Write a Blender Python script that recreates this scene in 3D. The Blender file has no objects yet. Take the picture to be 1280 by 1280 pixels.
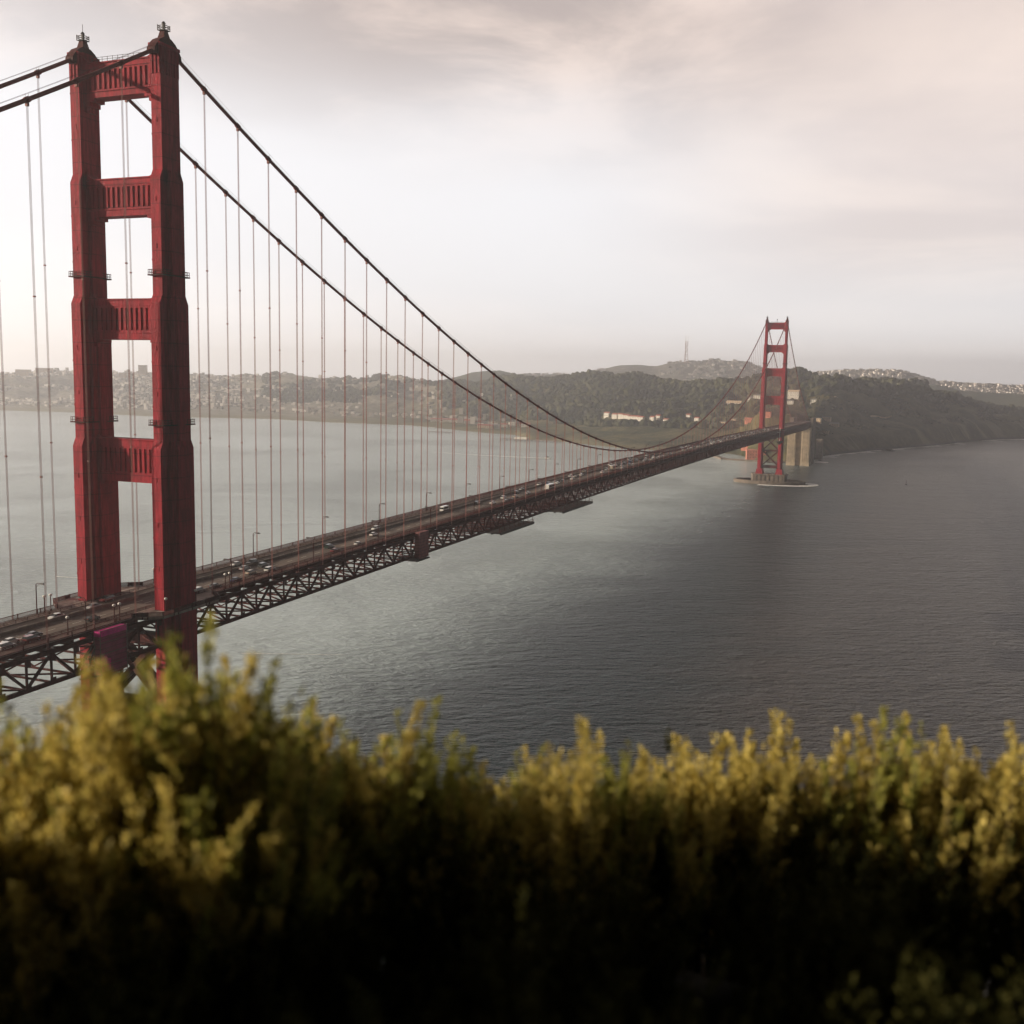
import bpy, bmesh, math, random
import numpy as np
from mathutils import Vector, Matrix
R = math.radians
random.seed(7); rng = np.random.default_rng(7)
scn = bpy.context.scene
col = scn.collection

# world axes: +Y runs along the bridge from the near tower to the far one, +X is the ocean side, z = metres above the water
# ---------------------------------------------------------------- camera
cam_d = bpy.data.cameras.new('camera'); cam = bpy.data.objects.new('camera', cam_d); col.objects.link(cam)
CAM = Vector((208.735, -235.805, 142.225))
rt = Vector((0.928583, 0.370607, 0.019608)); up = Vector((-0.065335, 0.111236, 0.991644)); fw = Vector((-0.365329, 0.922105, -0.127506))
M = Matrix((rt, up, -fw)).transposed().to_4x4(); M.translation = CAM
cam.matrix_world = M
cam_d.sensor_width = 36; cam_d.lens = 36.92
cam_d.clip_start = 0.1; cam_d.clip_end = 80000
cam_d.dof.use_dof = True; cam_d.dof.focus_distance = 700; cam_d.dof.aperture_fstop = 1.2
scn.camera = cam

# ---------------------------------------------------------------- sky and sun
SUN_EL = R(13.0); SUN_AZ = R(70)          # azimuth measured from -Y towards -X (city side)
sdir = Vector((-math.sin(SUN_AZ)*math.cos(SUN_EL), -math.cos(SUN_AZ)*math.cos(SUN_EL), math.sin(SUN_EL)))
sl = bpy.data.lights.new('sun', 'SUN'); sl.energy = 5.0; sl.angle = R(0.5); sl.color = (1.0, 0.85, 0.66)
so = bpy.data.objects.new('sun', sl); col.objects.link(so)
so.rotation_euler = sdir.to_track_quat('Z', 'Y').to_euler()

def N(nt, typ, **kw):
    n = nt.nodes.new(typ)
    for k, v in kw.items():
        if k.startswith('i_'):
            n.inputs[int(k[2:])].default_value = v
        else: setattr(n, k, v)
    return n
def math_(nt, op, a, b=None, c=None, clamp=False):
    n = nt.nodes.new('ShaderNodeMath'); n.operation = op; n.use_clamp = clamp
    for i, x in enumerate((a, b, c)):
        if x is None: continue
        if isinstance(x, (int, float)): n.inputs[i].default_value = x
        else: nt.links.new(x, n.inputs[i])
    return n.outputs[0]
def vmath(nt, op, a, b=None):
    n = nt.nodes.new('ShaderNodeVectorMath'); n.operation = op
    for i, x in enumerate((a, b)):
        if x is None: continue
        if isinstance(x, (tuple, list)): n.inputs[i].default_value = x
        else: nt.links.new(x, n.inputs[i])
    return n.outputs['Value'] if op == 'DOT_PRODUCT' else n.outputs[0]
def maprange(nt, x, a, b, c, d, smooth=True):
    n = nt.nodes.new('ShaderNodeMapRange'); n.interpolation_type = 'SMOOTHSTEP' if smooth else 'LINEAR'
    for i, v in ((1, a), (2, b), (3, c), (4, d)):
        if isinstance(v, (int, float)): n.inputs[i].default_value = v
        else: nt.links.new(v, n.inputs[i])
    nt.links.new(x, n.inputs[0]); return n.outputs[0]
def mixc(nt, f, a, b, blend='MIX'):
    n = nt.nodes.new('ShaderNodeMix'); n.data_type = 'RGBA'; n.blend_type = blend; n.clamp_factor = True
    for s, x in ((0, f), (6, a), (7, b)):
        if isinstance(x, (int, float)): n.inputs[s].default_value = x
        elif isinstance(x, (tuple, list)): n.inputs[s].default_value = (*x, 1) if len(x) == 3 else x
        else: nt.links.new(x, n.inputs[s])
    return n.outputs[2]
def noise(nt, vec, scale, detail=4, rough=.55, dist=0):
    n = nt.nodes.new('ShaderNodeTexNoise'); n.inputs['Scale'].default_value = scale; n.inputs['Detail'].default_value = detail
    n.inputs['Roughness'].default_value = rough; n.inputs['Distortion'].default_value = dist
    if vec is not None: nt.links.new(vec, n.inputs['Vector'])
    return n.outputs['Fac']

world = bpy.data.worlds.new('World'); scn.world = world; world.use_nodes = True
nt = world.node_tree; nt.nodes.clear()
wo = N(nt, 'ShaderNodeOutputWorld'); bg = N(nt, 'ShaderNodeBackground'); bg.inputs[1].default_value = 0.1
nt.links.new(bg.outputs[0], wo.inputs[0])
sky = N(nt, 'ShaderNodeTexSky'); sky.sky_type = 'NISHITA'; sky.sun_disc = False
sky.sun_elevation = SUN_EL; sky.sun_rotation = math.atan2(sdir.x, sdir.y)
tc = N(nt, 'ShaderNodeTexCoord'); D = vmath(nt, 'NORMALIZE', tc.outputs['Generated'])
sep = N(nt, 'ShaderNodeSeparateXYZ'); nt.links.new(D, sep.inputs[0])
el = sep.outputs[2]
den = math_(nt, 'ADD', math_(nt, 'MAXIMUM', el, 0.0), 0.10)
cp = N(nt, 'ShaderNodeCombineXYZ')
nt.links.new(math_(nt, 'DIVIDE', sep.outputs[0], den), cp.inputs[0]); nt.links.new(math_(nt, 'DIVIDE', sep.outputs[1], den), cp.inputs[1])
CL = cp.outputs[0]
n1 = noise(nt, CL, 0.55, 6, .55, .4); n2 = noise(nt, vmath(nt, 'ADD', CL, (7.3, 2.1, 0)), 1.5, 6, .6, .3)
n3 = noise(nt, vmath(nt, 'ADD', CL, (-3.1, 5.5, 0)), 0.35, 4, .5, .2)
east = vmath(nt, 'DOT_PRODUCT', D, (-1, 0, 0)); front = vmath(nt, 'DOT_PRODUCT', D, (-0.367, 0.930, 0))
right = vmath(nt, 'DOT_PRODUCT', D, (0.93, 0.367, 0))
# bright veil low over the city, greyer pink stratus higher and towards the ocean
elw = math_(nt, 'ADD', el, math_(nt, 'MULTIPLY', math_(nt, 'SUBTRACT', n3, 0.5), 0.22))
elw = math_(nt, 'ADD', elw, math_(nt, 'MULTIPLY', right, 0.05))
c0 = mixc(nt, maprange(nt, elw, 0.0, 0.10, 0, 1), (1.0, .955, .95), (.87, .86, .885))
pink = mixc(nt, maprange(nt, n2, .38, .66, 0, 1), (.47, .395, .37), (.80, .655, .58))
c1 = mixc(nt, maprange(nt, elw, 0.16, 0.34, 0, 1), c0, pink)
puff = mixc(nt, maprange(nt, n1, .44, .62, 0, 1), (.68, .58, .55), (.90, .76, .685))
c2 = mixc(nt, math_(nt, 'MULTIPLY', maprange(nt, right, 0.0, 0.35, 0, 0.75), maprange(nt, el, .04, .14, 0, 1)), c1, puff)
# darker cloud deck overhead, over the ocean and behind the viewer
lim = maprange(nt, east, -0.15, 0.75, 0.24, 0.62, False)
g = maprange(nt, el, math_(nt, 'MULTIPLY', lim, 0.95), math_(nt, 'MULTIPLY', lim, 1.7), 1.0, 0.14)
fb = maprange(nt, front, -0.10, 0.66, 0.06, 1.0)
dark = math_(nt, 'MULTIPLY', g, fb)
sung = maprange(nt, vmath(nt, 'DOT_PRODUCT', D, tuple(sdir)), 0.52, 0.97, 1.0, 3.2)   # cloud glow round the hidden sun
dark = math_(nt, 'MULTIPLY', dark, sung)
c3 = vmath(nt, 'SCALE', c2, None); sc = c3.node; nt.links.new(dark, sc.inputs['Scale'])
cloud = vmath(nt, 'SCALE', c3, None); cloud.node.inputs['Scale'].default_value = 7.3
fin = mixc(nt, 0.94, sky.outputs[0], cloud)
nt.links.new(fin, bg.inputs[0])

scn.view_settings.view_transform = 'Standard'; scn.view_settings.look = 'None'
scn.view_settings.exposure = 0.7; scn.view_settings.gamma = 1.0
scn.view_settings.use_curve_mapping = False
scn.render.engine = 'CYCLES'
cy = scn.cycles
cy.use_denoising = True
cy.max_bounces = 6; cy.diffuse_bounces = 2; cy.glossy_bounces = 2; cy.transmission_bounces = 3; cy.volume_bounces = 1; cy.transparent_max_bounces = 6
cy.caustics_reflective = False; cy.caustics_refractive = False
cy.use_adaptive_sampling = False

# ---------------------------------------------------------------- helpers
def tag(o, label=None, cat=None, group=None, kind=None):
    if label: o['label'] = label
    if cat: o['category'] = cat
    if group: o['group'] = group
    if kind: o['kind'] = kind
    return o
def empty(name, loc=(0, 0, 0), parent=None, rz=0):
    o = bpy.data.objects.new(name, None); col.objects.link(o); o.location = loc; o.rotation_euler = (0, 0, rz)
    o.empty_display_size = 1
    if parent: o.parent = parent
    return o
class MB:
    def __init__(s): s.v = []; s.f = []; s.mi = []; s.m = 0
    def add(s, vs, fs):
        b = len(s.v); s.v += [tuple(v) for v in vs]; s.f += [tuple(b+i for i in f) for f in fs]; s.mi += [s.m]*len(fs)
    def frustum(s, x0, x1, y0, y1, z0, X0, X1, Y0, Y1, z1):
        s.add([(x0,y0,z0),(x1,y0,z0),(x1,y1,z0),(x0,y1,z0),(X0,Y0,z1),(X1,Y0,z1),(X1,Y1,z1),(X0,Y1,z1)],
              [(0,3,2,1),(4,5,6,7),(0,1,5,4),(1,2,6,5),(2,3,7,6),(3,0,4,7)])
    def box(s, x0, x1, y0, y1, z0, z1): s.frustum(x0,x1,y0,y1,z0,x0,x1,y0,y1,z1)
    def bar(s, a, b, w, h=None, upv=(0,0,1)):
        a, b = Vector(a), Vector(b); h = w if h is None else h
        d = (b-a).normalized(); u = Vector(upv)
        if abs(d.dot(u)) > .98: u = Vector((1,0,0))
        r = d.cross(u).normalized()*(w/2); t = r.cross(d).normalized()*(h/2)
        vs = [p+q for p in (a, b) for q in (-r-t, r-t, r+t, -r+t)]
        s.add(vs, [(0,3,2,1),(4,5,6,7),(0,1,5,4),(1,2,6,5),(2,3,7,6),(3,0,4,7)])
    def tube(s, pts, rad, n=6, cap=True):
        pts = [Vector(p) for p in pts]; k = len(pts); rads = rad if isinstance(rad, (list, tuple)) else [rad]*k
        vs = []
        for i, p in enumerate(pts):
            d = (pts[min(i+1,k-1)]-pts[max(i-1,0)]).normalized()
            u = Vector((0,0,1)) if abs(d.z) < .95 else Vector((1,0,0))
            r = d.cross(u).normalized(); t = r.cross(d)
            for j in range(n):
                a = 2*math.pi*j/n; vs.append(p+(r*math.cos(a)+t*math.sin(a))*rads[i])
        fs = [(i*n+j, i*n+(j+1)%n, (i+1)*n+(j+1)%n, (i+1)*n+j) for i in range(k-1) for j in range(n)]
        if cap: fs += [tuple(range(n-1,-1,-1)), tuple((k-1)*n+j for j in range(n))]
        s.add(vs, fs)
    def prism(s, poly, axis, a, b):
        # poly: 2D outline, extruded along axis ('y': poly is x,z ; 'x': poly is y,z ; 'z': poly is x,y)
        n = len(poly)
        def P(p, t): return {'y': (p[0], t, p[1]), 'x': (t, p[0], p[1]), 'z': (p[0], p[1], t)}[axis]
        vs = [P(p, a) for p in poly]+[P(p, b) for p in poly]
        s.add(vs, [tuple(range(n)), tuple(range(2*n-1, n-1, -1))]+[(i, i+n, (i+1)%n+n, (i+1)%n) for i in range(n)])
    def build(s, name, mats, parent=None, smooth=False):
        me = bpy.data.meshes.new(name); me.from_pydata(s.v, [], s.f)
        mats = mats if isinstance(mats, (list, tuple)) else [mats]
        for m in mats: me.materials.append(m)
        if len(mats) > 1: me.polygons.foreach_set('material_index', s.mi)
        bm = bmesh.new(); bm.from_mesh(me); bmesh.ops.recalc_face_normals(bm, faces=bm.faces); bm.to_mesh(me); bm.free()
        if smooth: me.polygons.foreach_set('use_smooth', [True]*len(me.polygons))
        o = bpy.data.objects.new(name, me); col.objects.link(o)
        if parent: o.parent = parent
        return o
def npmesh(name, V, F, mat, parent=None, smooth=False):
    me = bpy.data.meshes.new(name); me.from_pydata([tuple(v) for v in V], [], [tuple(f) for f in F])
    me.materials.append(mat)
    if smooth: me.polygons.foreach_set('use_smooth', [True]*len(me.polygons))
    o = bpy.data.objects.new(name, me); col.objects.link(o)
    if parent: o.parent = parent
    return o
def copy_tree(o, parent=None):
    c = o.copy(); col.objects.link(c)
    if parent: c.parent = parent
    for ch in o.children: copy_tree(ch, c)
    return c

# ---------------------------------------------------------------- materials
def mat(name, colr, rough=.7, metal=0.0, spec=.3, var=0.0, vscale=.3, bump=0.0, bscale=2.0, emis=None):
    m = bpy.data.materials.new(name); m.use_nodes = True; t = m.node_tree; p = t.nodes['Principled BSDF']
    p.inputs['Roughness'].default_value = rough; p.inputs['Metallic'].default_value = metal
    p.inputs['Specular IOR Level'].default_value = spec
    p.inputs['Base Color'].default_value = (*colr, 1)
    if var or bump:
        g = N(t, 'ShaderNodeNewGeometry'); pos = g.outputs['Position']
        if var:
            n = noise(t, pos, vscale, 6, .6)
            c = mixc(t, maprange(t, n, .3, .7, 0, 1), tuple(x*(1-var) for x in colr), tuple(min(1, x*(1+var)) for x in colr))
            t.links.new(c, p.inputs['Base Color'])
        if bump:
            b = N(t, 'ShaderNodeBump'); b.inputs['Strength'].default_value = bump; b.inputs['Distance'].default_value = .2
            t.links.new(noise(t, pos, bscale, 5), b.inputs['Height']); t.links.new(b.outputs[0], p.inputs['Normal'])
    return m

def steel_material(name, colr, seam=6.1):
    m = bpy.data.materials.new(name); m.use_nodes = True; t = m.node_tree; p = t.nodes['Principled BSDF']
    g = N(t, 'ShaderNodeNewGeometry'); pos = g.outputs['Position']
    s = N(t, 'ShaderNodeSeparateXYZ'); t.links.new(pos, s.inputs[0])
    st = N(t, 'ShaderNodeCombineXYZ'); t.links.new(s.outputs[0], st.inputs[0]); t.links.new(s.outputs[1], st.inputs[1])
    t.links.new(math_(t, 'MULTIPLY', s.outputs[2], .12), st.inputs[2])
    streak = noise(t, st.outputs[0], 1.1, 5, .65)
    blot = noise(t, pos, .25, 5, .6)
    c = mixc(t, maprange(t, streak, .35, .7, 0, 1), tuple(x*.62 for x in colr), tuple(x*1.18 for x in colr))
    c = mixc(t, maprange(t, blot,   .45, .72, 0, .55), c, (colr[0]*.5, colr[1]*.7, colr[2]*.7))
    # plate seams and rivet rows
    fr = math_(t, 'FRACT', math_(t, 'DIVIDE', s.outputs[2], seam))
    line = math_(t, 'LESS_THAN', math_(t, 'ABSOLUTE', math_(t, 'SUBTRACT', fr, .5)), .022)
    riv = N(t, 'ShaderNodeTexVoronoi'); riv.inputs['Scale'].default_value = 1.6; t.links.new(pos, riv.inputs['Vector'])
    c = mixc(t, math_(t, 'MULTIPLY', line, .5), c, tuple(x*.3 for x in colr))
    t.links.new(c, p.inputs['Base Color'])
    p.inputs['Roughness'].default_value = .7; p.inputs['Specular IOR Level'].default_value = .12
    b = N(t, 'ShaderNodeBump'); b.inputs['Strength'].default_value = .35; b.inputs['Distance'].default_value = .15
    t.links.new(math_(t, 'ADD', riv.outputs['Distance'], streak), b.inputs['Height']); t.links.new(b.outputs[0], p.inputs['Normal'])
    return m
RED = (.32, .012, .026)
M_red = steel_material('orange_red_steel', RED)
M_truss = steel_material('shaded_red_steel', (.075, .012, .011), 3.0)  # tower red darkened in the colour to stand in for shade
M_cable = mat('cable_red_paint', (.16, .022, .020), .7, var=.25, vscale=1.0)
M_rope = mat('suspender_rope_paint', (.28, .115, .10), .7)
M_conc = mat('pier_concrete', (.14, .112, .09), .9, var=.35, vscale=.15, bump=.3)
M_pylon = mat('pylon_concrete', (.40, .315, .22), .9, var=.22, vscale=.12, bump=.2, bscale=.8)
M_dark = mat('dark_metal', (.035, .028, .028), .6, var=.3)
M_white = mat('white_paint', (.62, .60, .57), .5)
M_globe = mat('lamp_globe', (.8, .78, .74), .3)
M_glass = mat('car_glass', (.015, .018, .02), .08, spec=.6)
M_tyre = mat('tyre_rubber', (.02, .02, .02), .8)
M_hub = mat('wheel_rim', (.35, .35, .36), .35, metal=.8)
M_headl = mat('headlight_lens', (.75, .75, .72), .15, spec=.6)
M_taill = mat('tail_light_lens', (.35, .01, .01), .2)
M_barrier = mat('median_concrete', (.16, .135, .115), .85, var=.25, vscale=.8)
M_walk = mat('sidewalk_concrete', (.27, .21, .185), .9, var=.3, vscale=.5)
M_tarp = None

def road_material():
    m = bpy.data.materials.new('asphalt'); m.use_nodes = True; t = m.node_tree; p = t.nodes['Principled BSDF']
    g = N(t, 'ShaderNodeNewGeometry'); pos = g.outputs['Position']
    s = N(t, 'ShaderNodeSeparateXYZ'); t.links.new(pos, s.inputs[0])
    st = N(t, 'ShaderNodeCombineXYZ'); t.links.new(s.outputs[0], st.inputs[0]); t.links.new(math_(t, 'MULTIPLY', s.outputs[1], .03), st.inputs[1])
    w = noise(t, st.outputs[0], 1.3, 4, .6)
    base = mixc(t, maprange(t, w, .35, .65, 0, 1), (.085, .066, .056), (.16, .120, .098))
    base = mixc(t, maprange(t, noise(t, pos, .08, 5), .4, .7, 0, .5), base, (.07, .055, .05))
    t.links.new(base, p.inputs['Base Color']); p.inputs['Roughness'].default_value = .85
    p.inputs['Specular IOR Level'].default_value = .2
    return m
M_road = road_material()

# ---------------------------------------------------------------- water
def water_material():
    m = bpy.data.materials.new('sea_water'); m.use_nodes = True; t = m.node_tree; p = t.nodes['Principled BSDF']
    g = N(t, 'ShaderNodeNewGeometry'); pos = g.outputs['Position']; s = N(t, 'ShaderNodeSeparateXYZ'); t.links.new(pos, s.inputs[0])
    m0 = N(t, 'ShaderNodeMapping'); m0.inputs['Rotation'].default_value = (0, 0, R(-27)); t.links.new(pos, m0.inputs['Vector'])
    mp = N(t, 'ShaderNodeMapping'); mp.inputs['Scale'].default_value = (.52, 1.35, 1); t.links.new(m0.outputs[0], mp.inputs['Vector']); v = mp.outputs[0]
    big = noise(t, v, .025, 3, .5, .3); mid = noise(t, v, .16, 4, .6, .12); fine = noise(t, v, .5, 3, .6, .1)
    patch = noise(t, pos, .0035, 5, .6, .8); streak = noise(t, v, .012, 5, .6, 1.0)
    # sheltered turbid bay water paled for reflected sky, a darker band along the bridge, wind-roughened ocean water
    xw = math_(t, 'ADD', s.outputs[0], math_(t, 'MULTIPLY', math_(t, 'SUBTRACT', streak, .5), 90))
    bay = maprange(t, xw, 42, -100, 0, 1); oce = maprange(t, xw, 85, 170, 0, 1)
    h = math_(t, 'ADD', math_(t, 'MULTIPLY', big, 2.2), math_(t, 'ADD', math_(t, 'MULTIPLY', mid, 2.5), math_(t, 'MULTIPLY', fine, .95)))
    b = N(t, 'ShaderNodeBump'); b.inputs['Distance'].default_value = 2.9
    stg = math_(t, 'SUBTRACT', maprange(t, patch, .35, .65, .85, 1.0), math_(t, 'MULTIPLY', bay, .66))
    t.links.new(stg, b.inputs['Strength'])
    t.links.new(h, b.inputs['Height']); t.links.new(b.outputs[0], p.inputs['Normal'])
    c = mixc(t, bay, (.005, .018, .021), (.37, .455, .455)); c = mixc(t, oce, c, (.060, .057, .053))  # pale bay tone paints the sky's reflection into the colour
    c = mixc(t, maprange(t, patch, .4, .7, 0, .35), c, (.02, .028, .028))
    cap = math_(t, 'MULTIPLY', maprange(t, mid, .66, .74, 0, 1), maprange(t, noise(t, pos, .012, 3), .54, .66, 0, .5))
    c = mixc(t, cap, c, (.5, .5, .49))
    t.links.new(c, p.inputs['Base Color'])
    t.links.new(math_(t, 'SUBTRACT', .30, math_(t, 'MULTIPLY', bay, .16)), p.inputs['Roughness'])
    p.inputs['IOR'].default_value = 1.333; p.inputs['Specular IOR Level'].default_value = .5
    return m
M_water = water_material()
w = MB(); S = 13500
w.add([(-S,-S,0),(S,-S,0),(S,S,0),(-S,S,0)], [(0,1,2,3)])
tag(w.build('water', M_water), 'grey green strait water rippled by wind', None, None, 'structure')

# ---------------------------------------------------------------- land and hills
LAND= [[[-2829,2282,-6],[-2861,2307,0],[-2906,2346,4],[-3211,2599,24],[-3422,2774,55],[-3638,2958,99],[-3833,3115,93],[-4603,3753,5]],[[-2720,2311,-6],[-2751,2336,0],[-2795,2376,4],[-3116,2656,24],[-3336,2847,56],[-3562,3048,101],[-3753,3209,95],[-4507,3865,5]],[[-2611,2339,-6],[-2641,2365,0],[-2685,2406,4],[-3020,2712,24],[-3248,2920,57],[-3481,3139,104],[-3668,3304,98],[-4407,3979,5]],[[-2554,2350,-6],[-2584,2377,0],[-2627,2419,4],[-2970,2739,25],[-3201,2956,61],[-3439,3184,111],[-3624,3352,105],[-4354,4035,5]],[[-2441,2373,-6],[-2471,2400,0],[-2513,2443,4],[-2868,2793,26],[-3107,3028,66],[-3352,3274,121],[-3533,3447,115],[-4246,4148,5]],[[-2358,2389,-6],[-2387,2417,0],[-2428,2461,4],[-2791,2833,26],[-3034,3081,66],[-3284,3342,119],[-3461,3518,113],[-4161,4233,5]],[[-2172,2364,-6],[-2200,2392,0],[-2239,2438,4],[-2635,2870,26],[-2896,3155,65],[-3166,3454,119],[-3337,3636,113],[-4012,4374,5]],[[-1961,2335,-6],[-1988,2365,0],[-2026,2411,4],[-2450,2914,26],[-2728,3243,66],[-3015,3587,119],[-3178,3776,113],[-3823,4540,5]],[[-1863,2361,-6],[-1889,2391,0],[-1926,2439,4],[-2348,2968,26],[-2624,3314,63],[-2909,3673,115],[-3066,3868,109],[-3690,4649,5]],[[-1778,2402,-6],[-1802,2433,0],[-1838,2481,4],[-2251,3030,26],[-2520,3387,62],[-2798,3759,114],[-2950,3958,108],[-3552,4756,5]],[[-1653,2449,-6],[-1677,2482,0],[-1710,2531,4],[-2083,3069,26],[-2328,3421,65],[-2580,3787,118],[-2720,3988,112],[-3278,4792,5]],[[-1504,2415,-6],[-1526,2448,0],[-1558,2498,4],[-1908,3039,27],[-2137,3394,71],[-2375,3762,128],[-2504,3962,122],[-3021,4761,5]],[[-1378,2385,-6],[-1399,2420,0],[-1430,2471,4],[-1755,3008,26],[-1969,3361,62],[-2191,3728,113],[-2311,3926,107],[-2791,4718,5]],[[-1251,2389,-6],[-1270,2424,0],[-1299,2477,4],[-1581,2984,26],[-1768,3320,63],[-1962,3668,115],[-2070,3863,109],[-2504,4644,5]],[[-1141,2393,-6],[-1159,2429,0],[-1187,2482,4],[-1432,2959,26],[-1595,3277,65],[-1765,3607,119],[-1864,3799,113],[-2258,4568,5]],[[-1026,2323,-6],[-1043,2359,0],[-1070,2413,4],[-1295,2879,25],[-1445,3191,60],[-1602,3515,109],[-1692,3703,103],[-2054,4453,5]],[[-911,2240,-6],[-926,2277,0],[-952,2331,4],[-1158,2786,24],[-1296,3092,57],[-1440,3409,103],[-1522,3591,97],[-1852,4320,5]],[[-846,2193,-6],[-860,2230,0],[-885,2285,6],[-1064,2697,14],[-1190,2986,51],[-1345,3341,102],[-1422,3520,96],[-1733,4236,5]],[[-792,2168,-6],[-806,2206,0],[-833,2266,7],[-991,2647,16],[-1110,2931,57],[-1253,3272,113],[-1325,3448,107],[-1617,4149,5]],[[-728,2139,-6],[-741,2177,0],[-769,2245,7],[-905,2590,18],[-1015,2869,63],[-1145,3194,126],[-1211,3366,120],[-1482,4052,5]],[[-626,1979,-6],[-638,2017,0],[-668,2091,8],[-814,2477,20],[-935,2799,67],[-1075,3167,134],[-1138,3338,128],[-1395,4019,5]],[[-572,1962,-6],[-584,2001,0],[-615,2082,9],[-744,2445,22],[-860,2770,70],[-990,3132,140],[-1048,3301,134],[-1288,3975,5]],[[-529,1949,-6],[-539,1988,0],[-572,2076,9],[-687,2418,24],[-798,2745,71],[-920,3101,142],[-974,3269,136],[-1200,3936,5]],[[-459,1895,-6],[-468,1934,0],[-502,2031,10],[-604,2357,27],[-710,2697,71],[-825,3056,143],[-875,3221,137],[-1081,3879,5]],[[-366,1822,-6],[-373,1861,0],[-407,1971,12],[-491,2271,31],[-590,2626,68],[-692,2986,137],[-735,3147,131],[-915,3792,5]],[[-302,1816,-6],[-308,1855,0],[-342,1977,13],[-406,2237,34],[-494,2591,65],[-582,2937,129],[-620,3096,123],[-778,3731,5]],[[-236,1809,-6],[-241,1849,0],[-274,1984,14],[-323,2207,38],[-400,2564,63],[-475,2900,127],[-508,3058,121],[-644,3685,5]],[[-177,1828,-6],[-180,1868,0],[-212,2015,15],[-246,2194,41],[-311,2543,66],[-372,2860,131],[-399,3015,125],[-515,3635,5]],[[-131,1784,-6],[-133,1825,0],[-164,1980,16],[-192,2148,44],[-253,2510,67],[-310,2833,135],[-334,2987,129],[-437,3601,5]],[[-82,1656,-6],[-83,1696,0],[-97,1755,34],[-107,1824,70],[-164,2190,70],[-261,2811,139],[-282,2963,133],[-376,3573,5]],[[-53,1648,-6],[-53,1689,0],[-67,1747,34],[-76,1817,70],[-127,2183,70],[-214,2787,144],[-232,2939,138],[-316,3544,5]],[[-18,1639,-6],[-17,1679,0],[-30,1738,34],[-38,1808,70],[-82,2175,70],[-155,2757,146],[-171,2907,140],[-243,3506,5]],[[5,1677,-6],[7,1717,0],[-6,1776,34],[-13,1846,70],[-52,2214,70],[-113,2757,147],[-126,2907,141],[-190,3506,5]],[[14,1870,-6],[17,1910,0],[5,1969,26],[-18,2215,68],[-39,2450,115],[-73,2781,146],[-84,2932,140],[-140,3536,5]],[[37,1948,-6],[41,1989,0],[30,2048,29],[12,2274,68],[-5,2495,115],[-32,2805,147],[-42,2957,141],[-89,3565,5]],[[60,2020,-6],[64,2060,0],[53,2120,31],[40,2328,68],[26,2535,109],[4,2825,139],[-3,2979,133],[-44,3591,5]],[[76,2067,-6],[80,2107,0],[70,2167,32],[59,2363,68],[47,2561,113],[29,2839,144],[22,2993,138],[-13,3608,5]],[[104,2148,-6],[108,2189,0],[99,2248,35],[91,2424,68],[83,2606,112],[69,2861,143],[65,3016,137],[38,3635,5]],[[149,2256,-6],[155,2296,0],[147,2356,39],[142,2541,68],[138,2730,108],[129,2997,137],[127,3158,131],[112,3805,5]],[[181,2336,-6],[188,2376,0],[180,2436,40],[178,2625,68],[176,2816,100],[171,3086,127],[171,3252,121],[164,3917,5]],[[206,2403,-6],[213,2443,0],[206,2503,40],[206,2691,68],[206,2883,88],[205,3153,110],[206,3323,104],[205,4000,5]],[[233,2472,-6],[240,2512,0],[234,2572,40],[235,2760,68],[237,2951,88],[239,3220,111],[241,3392,105],[247,4083,5]],[[271,2602,-6],[279,2642,0],[273,2702,40],[277,2875,68],[280,3055,75],[286,3308,94],[290,3485,88],[305,4194,5]],[[322,2759,-6],[331,2799,0],[326,2859,40],[331,3015,68],[338,3182,64],[348,3417,79],[354,3600,73],[381,4330,5]],[[375,2869,-6],[385,2908,0],[380,2969,40],[388,3125,68],[397,3291,56],[412,3525,68],[420,3714,62],[460,4466,5]],[[439,2959,-6],[450,2999,0],[446,3059,40],[459,3228,68],[471,3405,46],[493,3654,55],[503,3849,49],[559,4627,5]],[[530,3095,-6],[542,3134,0],[540,3194,40],[556,3360,68],[573,3534,36],[601,3778,41],[616,3980,35],[693,4783,5]],[[731,3393,-6],[745,3431,0],[745,3492,40],[766,3638,68],[789,3797,15],[828,4019,14],[852,4233,8],[974,5084,5]]]
HILL_D= [[[-1889,3745,5],[-2076,4099,28],[-2262,4453,57],[-2410,4734,46],[-2756,5391,5]],[[-1829,3776,5],[-2010,4133,40],[-2192,4489,82],[-2335,4773,66],[-2671,5435,5]],[[-1769,3807,5],[-1944,4166,51],[-2121,4525,107],[-2260,4811,86],[-2586,5477,5]],[[-1723,3829,5],[-1894,4190,59],[-2067,4551,124],[-2203,4838,100],[-2521,5509,5]],[[-1677,3850,5],[-1844,4213,66],[-2013,4576,141],[-2145,4865,113],[-2456,5539,5]],[[-1615,3878,5],[-1777,4244,78],[-1941,4609,167],[-2068,4900,133],[-2368,5579,5]],[[-1552,3905,5],[-1709,4274,82],[-1867,4641,176],[-1990,4934,141],[-2280,5617,5]],[[-1505,3925,5],[-1657,4295,84],[-1812,4664,181],[-1931,4959,145],[-2213,5645,5]],[[-1458,3944,5],[-1606,4316,78],[-1756,4686,167],[-1872,4983,133],[-2146,5672,5]],[[-1394,3969,5],[-1537,4343,70],[-1681,4716,149],[-1792,5014,119],[-2057,5707,5]],[[-1266,4016,5],[-1397,4394,64],[-1531,4771,136],[-1632,5072,109],[-1876,5773,5]],[[-1137,4058,5],[-1257,4440,51],[-1378,4821,107],[-1471,5125,86],[-1693,5833,5]]]
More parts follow.
